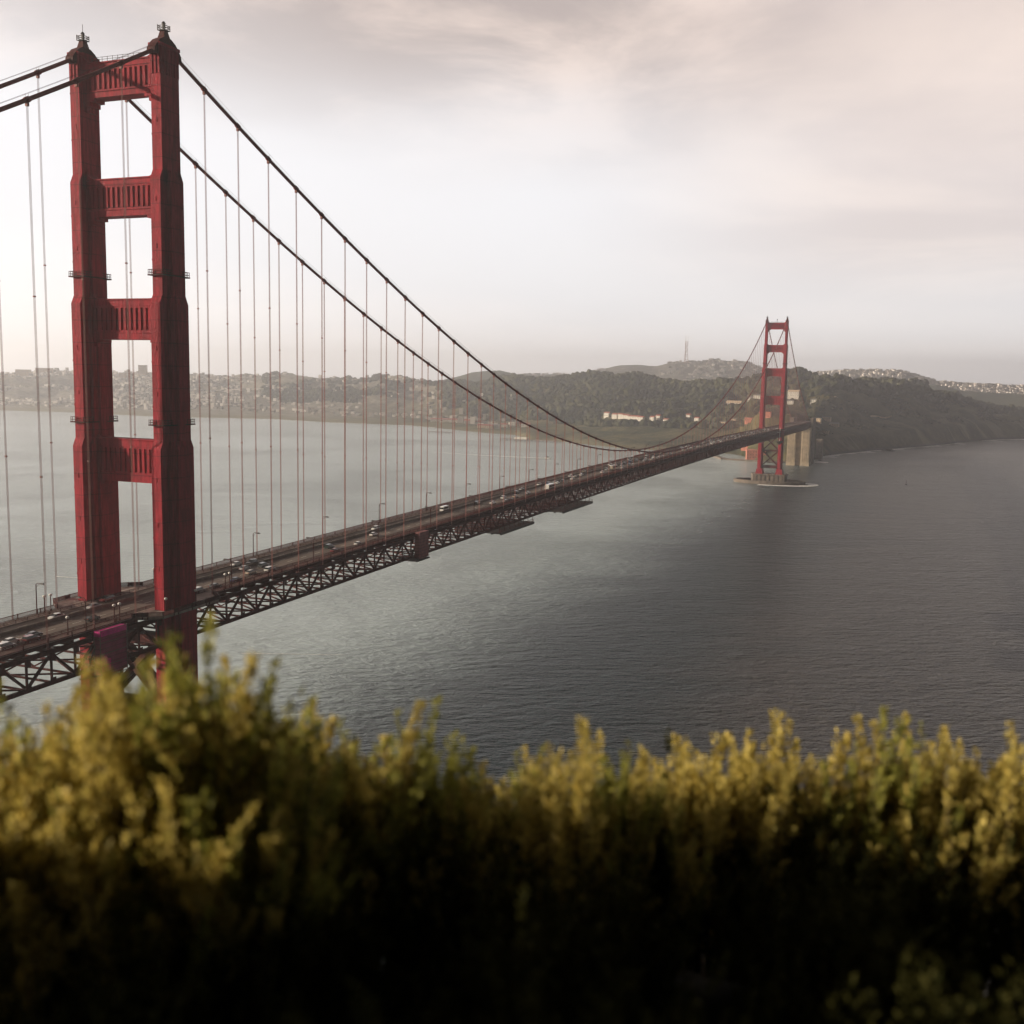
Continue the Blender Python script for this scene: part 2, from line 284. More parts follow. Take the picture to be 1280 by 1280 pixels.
HILL_E= [[[-1862,4534,5],[-2081,5039,51],[-2302,5542,106],[-2451,5890,85],[-2802,6699,5]],[[-1790,4565,5],[-2001,5073,64],[-2215,5579,137],[-2358,5929,109],[-2697,6744,5]],[[-1717,4595,5],[-1920,5105,71],[-2127,5615,153],[-2264,5968,122],[-2591,6787,5]],[[-1643,4623,5],[-1839,5137,74],[-2038,5650,159],[-2170,6004,127],[-2484,6828,5]],[[-1495,4677,5],[-1676,5197,80],[-1860,5715,172],[-1980,6073,138],[-2269,6907,5]],[[-1402,4708,5],[-1573,5231,77],[-1747,5753,165],[-1860,6114,132],[-2134,6952,5]],[[-1309,4738,5],[-1470,5264,93],[-1635,5788,200],[-1740,6151,160],[-1998,6995,5]],[[-1215,4765,5],[-1366,5294,104],[-1523,5821,226],[-1620,6187,181],[-1862,7035,5]],[[-1122,4791,5],[-1262,5323,108],[-1410,5853,233],[-1500,6220,186],[-1725,7073,5]],[[-1047,4810,5],[-1179,5344,104],[-1319,5876,225],[-1403,6245,180],[-1616,7101,5]],[[-972,4828,5],[-1096,5364,115],[-1230,5898,250],[-1307,6268,200],[-1507,7127,5]],[[-908,4843,5],[-1026,5380,118],[-1153,5915,256],[-1225,6286,205],[-1415,7148,5]],[[-822,4861,5],[-931,5400,121],[-1049,5937,262],[-1115,6310,210],[-1290,7174,5]],[[-773,4871,5],[-877,5411,128],[-991,5949,277],[-1052,6322,222],[-1219,7188,5]],[[-729,4879,5],[-828,5420,122],[-937,5959,264],[-995,6333,211],[-1154,7200,5]],[[-654,4892,5],[-745,5434,124],[-847,5975,270],[-899,6350,216],[-1046,7219,5]],[[-580,4904,5],[-664,5448,113],[-757,5990,244],[-804,6365,195],[-938,7237,5]],[[-525,4912,5],[-602,5457,99],[-688,6000,213],[-733,6375,171],[-858,7249,5]],[[-433,4924,5],[-501,5470,96],[-577,6015,206],[-615,6391,165],[-724,7266,5]],[[-342,4935,5],[-400,5482,92],[-467,6028,199],[-498,6405,159],[-592,7282,5]],[[-234,4945,5],[-280,5493,81],[-334,6041,174],[-359,6418,139],[-434,7297,5]],[[-126,4953,5],[-162,5502,62],[-202,6051,132],[-222,6428,106],[-278,7308,5]]]
HILL_F= [[[-497,4714,5],[-567,5209,74],[-643,5703,158],[-688,6061,126],[-807,6892,5]],[[-356,4732,5],[-412,5229,91],[-476,5725,196],[-509,6084,156],[-604,6918,5]],[[-286,4740,5],[-335,5237,91],[-393,5734,197],[-420,6093,158],[-504,6929,5]],[[-182,4749,5],[-221,5247,98],[-269,5745,212],[-288,6105,170],[-354,6942,5]],[[-79,4756,5],[-108,5255,101],[-147,5754,219],[-158,6114,175],[-206,6952,5]],[[-12,4759,5],[-34,5259,103],[-66,5758,222],[-72,6118,178],[-109,6957,5]],[[72,4762,5],[59,5262,102],[35,5762,221],[35,6122,177],[12,6962,5]],[[122,4763,5],[113,5263,93],[96,5763,201],[99,6123,161],[84,6963,5]],[[188,4764,5],[186,5264,83],[176,5764,178],[182,6124,142],[179,6964,5]],[[253,4764,5],[258,5264,76],[256,5764,163],[265,6124,130],[273,6964,5]],[[366,4762,5],[381,5261,72],[391,5761,153],[408,6121,122],[435,6961,5]],[[507,4755,5],[537,5254,69],[561,5754,148],[588,6113,119],[638,6951,5]],[[599,4749,5],[638,5247,69],[672,5746,146],[705,6105,117],[771,6942,5]],[[921,4713,5],[992,5208,67],[1059,5704,143],[1115,6059,114],[1234,6891,5]]]
HILL_G= [[[66,4412,5],[62,4537,43],[58,4662,89],[50,4956,71],[29,5641,5]],[[128,4413,5],[126,4538,56],[121,4663,118],[119,4957,95],[107,5643,5]],[[174,4414,5],[173,4539,67],[168,4664,144],[170,4958,115],[165,5644,5]],[[220,4414,5],[220,4539,69],[216,4664,148],[221,4958,118],[223,5644,5]],[[280,4414,5],[282,4539,64],[280,4664,136],[289,4958,109],[299,5644,5]],[[325,4413,5],[328,4538,58],[328,4663,123],[339,4957,99],[356,5642,5]],[[399,4410,5],[404,4535,57],[406,4660,122],[421,4954,97],[449,5639,5]],[[543,4402,5],[552,4527,55],[559,4652,115],[582,4945,92],[632,5629,5]],[[871,4367,5],[889,4491,56],[905,4614,117],[949,4905,94],[1046,5584,5]]]

def hnoise(x, y, f, seed):
    s = 0; a = 1; r = np.random.default_rng(seed)
    for k in range(5):
        p = r.uniform(0, 6.28, 4); th = r.uniform(0, 3.14); c, q = math.cos(th), math.sin(th)
        s = s + a*np.sin((x*c+y*q)*f+p[0]+1.7*np.sin((x*-q+y*c)*f*.8+p[1]))*np.cos((y*c-x*q)*f*.9+p[2]); a *= .55; f *= 2.05
    return s
def terrain(name, keys, nu, nv, m, amp, freq, seed, fix=2, ridge_row=5):
    K = np.array(keys, float); nk, nr = K.shape[:2]
    # even steps across by arc length of the ridge
    L = np.r_[0, np.cumsum(np.hypot(*(np.diff(K[:, ridge_row, :2], axis=0).T)))]; Lq = np.linspace(0, L[-1], nu)
    C_ = np.stack([np.stack([np.interp(Lq, L, K[:, r, c]) for c in range(3)], -1) for r in range(nr)], 1)
    tr = np.linspace(0, nr-1, nv); i = np.minimum(tr.astype(int), nr-2); k = (tr-i)[None, :, None]
    G = C_[:, i]*(1-k)+C_[:, i+1]*k
    wgt = np.clip((tr-fix)/1.2, 0, 1)*np.clip((nr-1-tr)/.6, 0, 1)
    rw = np.where(abs(tr-ridge_row) < .35, .35, 1.0)
    G[..., 2] += amp*hnoise(G[..., 0], G[..., 1], freq, seed)*wgt[None]*rw[None]*np.clip(G[..., 2]/60, .08, 1)
    V = G.reshape(-1, 3); F = [(a*nv+b, (a+1)*nv+b, (a+1)*nv+b+1, a*nv+b+1) for a in range(nu-1) for b in range(nv-1)]
    o = npmesh(name, V, F, m, smooth=True)
    tag(o, kind='structure')
    return o, G
def land_material():
    m = bpy.data.materials.new('scrub_land'); m.use_nodes = True; t = m.node_tree; p = t.nodes['Principled BSDF']
    g = N(t, 'ShaderNodeNewGeometry'); pos = g.outputs['Position']; s = N(t, 'ShaderNodeSeparateXYZ'); t.links.new(pos, s.inputs[0])
    n1 = noise(t, pos, .012, 6, .65, .5); n2 = noise(t, pos, .05, 6, .7); n3 = noise(t, pos, .004, 4, .5, 1.0)
    c = mixc(t, maprange(t, n1, .35, .65, 0, 1), (.026, .033, .013), (.115, .096, .042))
    c = mixc(t, maprange(t, n2, .52, .72, 0, .65), c, (.20, .16, .10))
    c = mixc(t, maprange(t, n2, .28, .42, .75, 0), c, (.016, .020, .010))
    # bare eroded gullies run down the slope on the bluff
    mp = N(t, 'ShaderNodeMapping'); mp.inputs['Scale'].default_value = (.006, .020, .004); mp.inputs['Rotation'].default_value = (0, 0, R(62)); t.links.new(pos, mp.inputs['Vector'])
    gl = noise(t, mp.outputs[0], 1.0, 5, .6, .8)
    gm = math_(t, 'MULTIPLY', maprange(t, gl, .52, .62, 0, .8), maprange(t, s.outputs[2], 8, 120, 1, 0))
    gm = math_(t, 'MULTIPLY', gm, maprange(t, s.outputs[0], 0, 60, 0, 1))
    c = mixc(t, gm, c, (.22, .175, .12))
    urb = math_(t, 'MULTIPLY', maprange(t, s.outputs[0], -1100, -1700, 0, .7), maprange(t, n2, .35, .6, .3, 1))
    c = mixc(t, urb, c, (.30, .27, .24))
    low = math_(t, 'MULTIPLY', maprange(t, s.outputs[2], 1.5, 10, 1, 0), maprange(t, n3, .4, .6, .5, 1))
    low = math_(t, 'MULTIPLY', low, maprange(t, s.outputs[0], -300, -120, 1, 0))
    c = mixc(t, low, c, (.17, .15, .085))
    rock = math_(t, 'MULTIPLY', maprange(t, s.outputs[2], 1, 9, 1, 0), maprange(t, s.outputs[0], -60, 40, 0, 1))
    c = mixc(t, rock, c, (.03, .027, .022))
    t.links.new(c, p.inputs['Base Color']); p.inputs['Roughness'].default_value = 1; p.inputs['Specular IOR Level'].default_value = .05
    b = N(t, 'ShaderNodeBump'); b.inputs['Strength'].default_value = .8; b.inputs['Distance'].default_value = 8
    t.links.new(math_(t, 'ADD', n1, n2), b.inputs['Height']); t.links.new(b.outputs[0], p.inputs['Normal'])
    return m
M_land = land_material()
def farhill_material(name, a, b_, pale, amt):
    m = bpy.data.materials.new(name); m.use_nodes = True; t = m.node_tree; p = t.nodes['Principled BSDF']
    g = N(t, 'ShaderNodeNewGeometry'); pos = g.outputs['Position']
    n1 = noise(t, pos, .006, 6, .65); n2 = noise(t, pos, .03, 5, .7)
    c = mixc(t, maprange(t, n1, .35, .65, 0, 1), a, b_); c = mixc(t, maprange(t, n2, .5, .66, 0, amt), c, pale)
    t.links.new(c, p.inputs['Base Color']); p.inputs['Roughness'].default_value = 1; p.inputs['Specular IOR Level'].default_value = .05
    return m
M_hill_city = farhill_material('city_hill', (.05, .048, .035), (.10, .09, .07), (.3, .27, .24), .6)
M_hill_wood = farhill_material('wooded_hill', (.022, .028, .016), (.05, .052, .03), (.09, .085, .06), .4)
land, LG = terrain('headland', LAND, 420, 64, M_land, 18, .013, 3, 2, 5)
hd, HD = terrain('hill', HILL_D, 90, 22, M_hill_wood, 8, .006, 11, 0, 2)
he, HE = terrain('hill', HILL_E, 150, 22, M_hill_city, 10, .006, 12, 0, 2)
hf, HF = terrain('hill', HILL_F, 150, 22, M_hill_city, 6, .007, 13, 0, 2)
hg, HG = terrain('hill', HILL_G, 110, 18, M_hill_wood, 5, .008, 14, 0, 2)
from mathutils.bvhtree import BVHTree
def bvh(o):
    return BVHTree.FromPolygons([v.co for v in o.data.vertices], [tuple(p.vertices) for p in o.data.polygons])
BV = bvh(land)
def ground(x, y, B=None):
    h = (B or BV).ray_cast(Vector((x, y, 2000)), Vector((0, 0, -1)))
    return h[0].z if h[0] is not None else 0.0
# azimuth in photo columns is handy only for choosing which stretch of shore a patch of wood grows on
def bearing(x, y): return np.arctan2(x-CAM.x, y-CAM.y)
def bear_of(u):
    d = fw+rt*((u-640)/1312.8); return math.atan2(d.x, d.y)

# woods: many lumpy crowns scattered through the slopes
def ico_template(seed):
    bm = bmesh.new(); bmesh.ops.create_icosphere(bm, subdivisions=2, radius=1)
    r = random.Random(seed)
    for v in bm.verts:
        k = .72+.5*r.random(); v.co *= k
        if v.co.z < -.2: v.co.z *= .7
    V = np.array([v.co[:] for v in bm.verts]); F = np.array([[x.index for x in f.verts] for f in bm.faces]); bm.free(); return V, F
ICO = [ico_template(s) for s in range(6)]
def scatter(name, pts, sizes, m, zs=1.1):
    VV = []; FF = []; b = 0
    for (x, y, z), s in zip(pts, sizes):
        V, F = ICO[rng.integers(6)]; a = rng.uniform(0, 6.28); c, q = math.cos(a), math.sin(a)
        W = np.empty_like(V); W[:, 0] = (V[:, 0]*c-V[:, 1]*q)*s+x; W[:, 1] = (V[:, 0]*q+V[:, 1]*c)*s+y; W[:, 2] = V[:, 2]*s*zs*rng.uniform(.8, 1.25)+z+s*.55
        VV.append(W); FF.append(F+b); b += len(V)
    return npmesh(name, np.concatenate(VV), np.concatenate(FF), m)
def crown_material(name, a, b_):
    m = bpy.data.materials.new(name); m.use_nodes = True; t = m.node_tree; p = t.nodes['Principled BSDF']
    g = N(t, 'ShaderNodeNewGeometry'); pos = g.outputs['Position']; rnd = g.outputs['Random Per Island']
    c = mixc(t, rnd, a, b_); c = mixc(t, maprange(t, noise(t, pos, .25, 3), .35, .65, .5, 0), c, tuple(x*.4 for x in a))
    c = mixc(t, maprange(t, noise(t, pos, .006, 4), .45, .65, 0, .6), c, tuple(x*1.5 for x in b_))
    t.links.new(c, p.inputs['Base Color']); p.inputs['Roughness'].default_value = 1; p.inputs['Specular IOR Level'].default_value = .05
    return m
M_wood = crown_material('wood_crowns', (.013, .018, .009), (.055, .054, .024))
def sample(G, n, cond):
    nu, nv = G.shape[:2]; out = []
    while len(out) < n:
        a = rng.uniform(0, nu-1.001); b = rng.uniform(0, nv-1.001); i, j = int(a), int(b); k, l = a-i, b-j
        p = (G[i,j]*(1-k)+G[i+1,j]*k)*(1-l)+(G[i,j+1]*(1-k)+G[i+1,j+1]*k)*l
        if cond(p, b/(nv-1)*7): out.append(p)
    return out
b330, b580, b720, b1000, b1160, b1280 = (bear_of(u) for u in (330, 580, 720, 1000, 1160, 1280))
def clump(x, y, f=.008): return hnoise(np.array(x), np.array(y), f, 55)
CLEAR = [(-572, 2392), (-545, 2373), (-527, 2367), (-510, 2355), (-494, 2346), (-479, 2337), (-464, 2326), (-435, 2326), (-424, 2342), (-399, 2320), (-365, 2421), (-326, 2339), (-280, 2586), (-209, 2429), (-191, 2387), (-101, 2360), (-100, 2297), (-61, 2409), (-49, 2309), (-266, 2247), (-240, 2235), (-206, 2243)]
def clear(p):
    for x, y in CLEAR:
        d = np.array((x-CAM.x, y-CAM.y)); L = np.hypot(*d); d /= L; q = np.array((p[0]-x, p[1]-y)); al = -(q@d)
        if -22 < al < 75 and abs(q[0]*d[1]-q[1]*d[0]) < 20: return True
    return False
def wood_ok(p, r):
    if clear(p): return False
    be = bearing(p[0], p[1]); cl = clump(p[0], p[1])
    if be < b330 or r > 6.1: return False
    if be < b580: return r > 3.3 and cl > .15
    if be < b720: return r > 3.0 and cl > -.9
    if be < b1000: return r > 2.8 and cl > -1.1 if be < bear_of(925) else r > 4.05
    if be < b1160: return r > 4.1 and cl > -.7
    return r > 4.0 and cl > -.1
wp = sample(LG, 9500, wood_ok)
tag(scatter('forest', wp, rng.uniform(5, 11, len(wp)), M_wood), 'dark evergreen wood covering the headland hills behind the far tower', None, None, 'stuff')
def scrub_ok(p, r):
    be = bearing(p[0], p[1]); return be > b1000 and 2.2 < r < 5 and p[2] > 9 and clump(p[0], p[1], .016) > .2
sp_ = sample(LG, 2600, scrub_ok)
tag(scatter('scrub', sp_, rng.uniform(1.6, 4.2, len(sp_)), M_wood, .7), 'low dark scrub clinging to the ocean bluff', None, None, 'stuff')

# the hazy city: thousands of tiny houses no one could count
def city_material():
    m = bpy.data.materials.new('city_walls'); m.use_nodes = True; t = m.node_tree; p = t.nodes['Principled BSDF']
    g = N(t, 'ShaderNodeNewGeometry'); r = N(t, 'ShaderNodeValToRGB'); t.links.new(g.outputs['Random Per Island'], r.inputs[0])
    cr = r.color_ramp; cr.elements[0].color = (.12, .10, .09, 1); cr.elements[1].color = (.75, .71, .66, 1)
    for q, c in ((.4, (.30, .26, .235, 1)), (.7, (.52, .47, .43, 1))):
        e = cr.elements.new(q); e.color = c
    t.links.new(r.outputs[0], p.inputs['Base Color']); p.inputs['Roughness'].default_value = .8; return m
M_city = city_material()
BF = np.array([(0,3,2,1),(4,5,6,7),(0,1,5,4),(1,2,6,5),(2,3,7,6),(3,0,4,7)])
def boxes(name, L, m):
    VV = []; FF = []
    for i, (x, y, z, w_, d_, h_, a) in enumerate(L):
        c, q = math.cos(a), math.sin(a)
        for zz in (z-3, z+h_):
            for sx, sy in ((-1,-1),(1,-1),(1,1),(-1,1)):
                X, Y = sx*w_/2, sy*d_/2; VV.append((x+X*c-Y*q, y+X*q+Y*c, zz))
        FF.append(BF+8*i)
    return npmesh(name, VV, np.concatenate(FF), m)
def city_ok(p, r):
    be = bearing(p[0], p[1])
    if be > bear_of(640) or r > 5.6 or r < 2.3: return False
    dens = max(.12, min(1, (bear_of(420)-be)/.22)) if r > 2.6 else .35
    if be > bear_of(300) and r < 5.0: dens *= .35
    return rng.random() < dens and clump(p[0], p[1], .004) > -.6
L = []
for p in sample(LG, 4200, city_ok):
    big = rng.random() < .07
    L.append((*p, rng.uniform(8, 18), rng.uniform(7, 12), rng.uniform(12, 20) if big else rng.uniform(5, 8.5), rng.choice([.15, .15+math.pi/2])))
for G_, n, rr in ((HE, 900, (.8, 2.05)), (HF, 1500, (.5, 2.1))):
    for p in sample(G_, n, lambda p, r, rr=rr: rr[0]/4*7 < r < rr[1]/4*7 and clump(p[0], p[1], .003) > -.1):
        L.append((*p, rng.uniform(12, 26), rng.uniform(10, 18), rng.uniform(7, 12), rng.choice([.3, .3+math.pi/2])))
# the flat avenues between the bluff and the park
for _ in range(900):
    u = rng.uniform(1150, 1330); be = bear_of(u); d = rng.uniform(4150, 4750)
    L.append((CAM.x+d*math.sin(be), CAM.y+d*math.cos(be), 18+(d-4150)*.05, rng.uniform(9, 22), rng.uniform(9, 16), rng.uniform(8, 13), .05+rng.choice([0, math.pi/2])))
be0, be1 = bear_of(1120), bear_of(1420)
q = [(CAM.x+d*math.sin(b), CAM.y+d*math.cos(b), z) for d, z in ((3600, 8), (4150, 18), (4800, 50)) for b in (be0, be1)]
tag(npmesh('hill', q, [(0,1,3,2),(2,3,5,4)], M_hill_city), None, None, None, 'structure')
tag(boxes('city_houses', L, M_city), 'hazy mass of pale city houses spread over the far hills', None, None, 'stuff')

# surf along the foot of the bluff and the sea wall
def strip(name, keys, w0, w1, m, z=.25, label=None):
    V = []; F = []; pts = []
    for a, b in zip(keys[:-1], keys[1:]):
        a, b = np.array(a, float), np.array(b, float); n = max(2, int(np.hypot(*(b-a))/10))
        pts += [a+(b-a)*k/n for k in range(n)]
    for i, p in enumerate(pts):
        d = pts[min(i+1, len(pts)-1)]-pts[max(i-1, 0)]; d = d/np.hypot(*d); nn = np.array((d[1], -d[0]))
        wob = .5+.5*math.sin(i*.9)+.6*math.sin(i*.37+1)+rng.uniform(-.3, .5)
        V += [(*(p+nn*(w0+w1*max(.15, wob))), z), (*(p-nn*14), z+.1)]
    F = [(2*i, 2*i+1, 2*i+3, 2*i+2) for i in range(len(pts)-1)]
    return npmesh(name, V, F, m)
M_foam = mat('surf_foam', (.82, .80, .78), .9, var=.25, vscale=.3)
shore = [tuple(c[1][:2]) for c in LAND]
i0 = min(range(len(shore)), key=lambda i: abs(shore[i][0]-17) + abs(shore[i][1]-1910))
tag(strip('surf', shore[i0-1:i0+10], 5, 15, M_foam), 'white surf breaking along the foot of the bluff', None, None, 'stuff')
tag(strip('surf', shore[i0+10:], 14, 22, M_foam), 'broad white surf on the far ocean beach', None, None, 'stuff')
tag(strip('surf', shore[8:16], 0, 3, M_foam, .3), 'thin pale beach surf along the bay shore', None, None, 'stuff')

# ---------------------------------------------------------------- the suspension bridge
def zroad(y):
    if y < 0: return 76.0 + .006*y
    if y <= 1280: return 76.0 + 3.6*(1-((y-640)/640)**2)
    return 76.0 - .006*(y-1280)
def zcable(y):
    if y < 0: return 227.5 + .554*y + 3.49e-4*y*y
    if y <= 1280: return 84.5 + 143*((640-y)/640)**2
    d = y-1280; return 227.5 - .554*d + 3.49e-4*d*d
W = 13.7
bridge = empty('suspension_bridge', (0, 0, 0))
tag(bridge, 'huge orange red suspension bridge crossing the strait on two stepped towers', 'bridge')

TIER = [(13.4, 122.9, 13.8), (122.9, 162.3, 11.6), (162.3, 195.0, 9.4), (195.0, 226.4, 7.3)]
def leg_mb(sx):
    m = MB(); cx = sx*W
    for k, (z0, z1, L) in enumerate(TIER):
        last = k == 3
        nxt = TIER[k+1][2] if not last else L
        strips = [(1.6, L/2, nxt/2, 1.6)]
        if not last:
            strips.append((2.65, L/2-2.9, nxt/2-2.6, 2.3 if k == 2 else 2.45))
        if k <= 1: strips.append((3.55, L/2-4.6, nxt/2-4.4, 2.9))
        for hw, hl, hl2, hw2 in strips:
            e = 0.004*k + .02*(hw < 2)
            zt = z1 - 2.5 + .15*(3.6-hw)
            if last: m.box(cx-hw, cx+hw, -hl, hl, z0-4, z1)
            else:
                m.box(cx-hw, cx+hw, -hl, hl, z0 if k else 13.4, zt)
                m.frustum(cx-hw, cx+hw, -hl, hl, zt, cx-hw2, cx+hw2, -hl2, hl2, z1+.05*(3.6-hw))
    # flared foot on the pier
    m.frustum(cx-5.0, cx+5.0, -8.3, 8.3, 13.4, cx-3.7, cx+3.7, -7.1, 7.1, 20.5)
    # fluted head under the saddle
    for yy in np.arange(-3.3, 3.4, 1.1):
        for s in (-1, 1): m.box(cx+s*1.6-.18, cx+s*1.6+.18, yy-.28, yy+.28, 219.5, 226.2)
    for xx in (-1.2, 0, 1.2):
        for s in (-1, 1): m.box(cx+xx-.28, cx+xx+.28, s*3.65-.18, s*3.65+.18, 219.5, 226.2)
    m.box(cx-1.95, cx+1.95, -4.0, 4.0, 226.4, 227.2)
    # ladder-like hatches and plate straps on the broad faces
    for (z0, z1, L) in TIER:
        z = z0+9
        while z < z1-6:
            m.box(cx-1.66, cx+1.66, -L/2-.06, -L/2+.5, z, z+.45)
            m.box(cx-.35, cx+.15, -L/2-.10, -L/2+.4, z+3.2, z+4.4)
            z += 12.3
    return m
def saddle_mb(sx):
    m = MB(); cx = sx*W
    poly = [(-5.4, 224.2), (-5.2, 225.6), (-4.2, 227.0), (-3.0, 228.2), (-1.3, 229.1), (1.3, 229.1), (3.0, 228.2), (4.2, 227.0), (5.2, 225.6), (5.4, 224.2)]
    m.prism(poly, 'x', cx-1.3, cx+1.3)
    m.frustum(cx-1.15, cx+1.15, -1.2, 1.2, 229.0, cx-.7, cx+.7, -.7, .7, 231.0)
    return m
def beacon_mb(sx):
    m = MB(); cx = sx*W
    m.box(cx-1.1, cx+1.1, -1.1, 1.1, 231.0, 231.2)
    for z in (231.7, 232.2):
        for a, b in (((-1.1,-1.1),(1.1,-1.1)), ((1.1,-1.1),(1.1,1.1)), ((1.1,1.1),(-1.1,1.1)), ((-1.1,1.1),(-1.1,-1.1))):
            m.bar((cx+a[0], a[1], z), (cx+b[0], b[1], z), .16)
    for x in (-1.1, 1.1):
        for y in (-1.1, 1.1): m.bar((cx+x, y, 231.0), (cx+x, y, 232.5), .16)
    m.tube([(cx, 0, 231.2), (cx, 0, 232.9)], .42, 8); m.tube([(cx, 0, 232.9), (cx, 0, 233.4)], [.6, .25], 8)
    if sx < 0: m.tube([(cx, 0, 233.4), (cx, 0, 235.4)], .07, 5)
    return m
STRUT = [(215.2, 224.0, 1), (183.7, 193.4, 2), (150.4, 161.2, 3), (110.8, 122.6, 4)]
def strut_mb(z0, z1, k):
    m = MB(); D = 2.2; xi = 12.1
    h = z1-z0
    m.box(-xi, xi, -D+.45, D-.45, z0+.1, z1-.1)                   # recessed web
    m.box(-xi, xi, -D, D, z0, z0+h*.17); m.box(-xi, xi, -D, D, z1-h*.15, z1)   # chords
    m.box(-xi, xi, -D-.25, D+.25, z1, z1+.35); m.box(-xi, xi, -D-.2, D+.2, z0+h*.17-.02, z0+h*.17+.22)
    a, b = z0+h*.24, z1-h*.2
    m.box(-xi, xi, -D+.15, D-.15, z0+h*.17+.22, a); m.box(-xi, xi, -D+.15, D-.15, b, z1-h*.15)
    n = 12; p = 1.72
    for i in range(n+1):
        x = (i-n/2)*p
        m.box(x-.42, x+.42, -D+.03, D-.03, a, b)
    for s in (-1, 1):
        m.box(min(s*10.9, s*xi), max(s*10.9, s*xi), -D+.01, D-.01, a, b)
        # stepped haunches at the lower corners, curved shoulders on top
        m.box(min(s*8.6, s*xi), max(s*8.6, s*xi), -D+.1, D-.1, z0-.8, z0)
        m.box(min(s*10.0, s*xi), max(s*10.0, s*xi), -D+.2, D-.2, z0-2.0, z0-.8)
        m.box(min(s*11.0, s*xi), max(s*11.0, s*xi), -D+.3, D-.3, z0-3.4, z0-2.0)
        arc = [(s*xi, z1+.35)]+[(s*(xi-3.4*(1-math.sin(t))), z1+.35+3.2*(1-math.cos(t))) for t in np.linspace(0, math.pi/2, 7)]
        m.prism(arc, 'y', -D+.12, D-.12)
    return m
def rail_top_mb(mast):
    m = MB()
    for y in (-2.1, 2.1):
        for z in (225.0, 225.6): m.bar((-8.8, y, z), (8.8, y, z), .09)
        for x in np.arange(-8.8, 8.9, 1.76): m.bar((x, y, 224.3), (x, y, 225.7), .09)
    if mast: m.tube([(0, 0, 224.3), (0, 0, 228.0)], .2, 6); m.tube([(0, 0, 228.0), (0, 0, 229.4)], .6, 8)
    return m
def ring_mb(sx, z, L):
    m = MB(); cx = sx*W; a, b = 2.55, L/2+.55
    for dz in (0, .7, 1.4):
        t = .55 if dz == 0 else .14
        m.bar((cx-a, -b, z+dz), (cx+a, -b, z+dz), t, .3 if dz == 0 else .12); m.bar((cx-a, b, z+dz), (cx+a, b, z+dz), t, .3 if dz == 0 else .12)
        m.bar((cx-a, -b, z+dz), (cx-a, b, z+dz), t, .3 if dz == 0 else .12); m.bar((cx+a, -b, z+dz), (cx+a, b, z+dz), t, .3 if dz == 0 else .12)
    for s in (-1, 1):
        for y in np.linspace(-b, b, 9): m.bar((cx+s*a, y, z), (cx+s*a, y, z+1.5), .11)
        for x in (-2, 0, 2): m.bar((cx+x, s*b, z), (cx+x, s*b, z+1.5), .11)
    return m
def brace_mb():
    m = MB(); xi = 11.2
    for z0, z1 in ((46.5, 68.5), (25.0, 46.0)):
        for yy in (-1.5, 1.5):
            m.bar((-xi, yy, z0), (xi, yy, z1), 1.5, 2.3, (0,1,0)); m.bar((xi, yy, z0), (-xi, yy, z1), 1.52, 2.3, (0,1,0))
    m.box(-xi, xi, -2.4, 2.4, 45.1, 47.4); m.box(-xi, xi, -2.6, 2.6, 21.4, 25.2); m.box(-xi, xi, -2.45, 2.45, 64.8, 67.2)
    for s in (-1, 1):
        arc = [(s*xi, 21.4)]+[(s*(xi-3.0*(1-math.sin(t))), 21.4-3.0*(1-math.cos(t))) for t in np.linspace(0, math.pi/2, 7)]
        m.prism(arc, 'y', -2.3, 2.3)
    return m
def pier_mb():
    m = MB()
    out = [(22, -9), (24.5, -5), (24.5, 5), (22, 9), (-22, 9), (-24.5, 5), (-24.5, -5), (-22, -9)]
    m.prism(out, 'z', -6, 11.6); m.prism([(x*1.03, y*1.08) for x, y in out], 'z', 11.6, 13.4)
    for x in np.arange(-18, 19, 6): m.box(x-1.2, x+1.2, -9.5, 9.5, -6, 11)
    return m
def make_tower(y0, label):
    t = empty('tower', (0, y0, 0), bridge); t['label'] = label
    for s in (1, -1):
        lg = leg_mb(s).build('leg', M_red, t)
        saddle_mb(s).build('cable_saddle', M_truss, t); beacon_mb(s).build('beacon', M_dark, t)
        for z, L in ((167.5, 9.4), (127.3, 11.6)): ring_mb(s, z, L).build('inspection_walkway', M_truss, t)
    for a in STRUT: strut_mb(*a).build('portal_strut', M_red, t)
    brace_mb().build('cross_brace', M_truss, t)  # dark red paints in the shade below the deck
    rail_top_mb(y0 > 0).build('top_railing', M_dark, t)
    pier_mb().build('pier', M_conc, t)
    return t
make_tower(0, 'near tower with two stepped legs and four ribbed portal struts')
make_tower(1280, 'small far tower across the strait on a concrete pier')
# oval fender wall round the far pier
m = MB(); n = 40; ro = [(50*math.cos(2*math.pi*i/n), 26*math.sin(2*math.pi*i/n)) for i in range(n)]; ri = [(x*.93, y*.88) for x, y in ro]
vs = [(x, y+1280, z) for z in (-5, 4.6) for x, y in ro]+[(x, y+1280, z) for z in (-5, 4.6) for x, y in ri]
fs = []
for i in range(n):
    j = (i+1) % n
    fs += [(i, j, n+j, n+i), (2*n+i, 3*n+i, 3*n+j, 2*n+j), (n+i, n+j, 3*n+j, 3*n+i)]
m.add(vs, fs); tag(m.build('pier_fender', M_conc), 'low oval concrete fender wall ringing the far tower pier', 'fender')

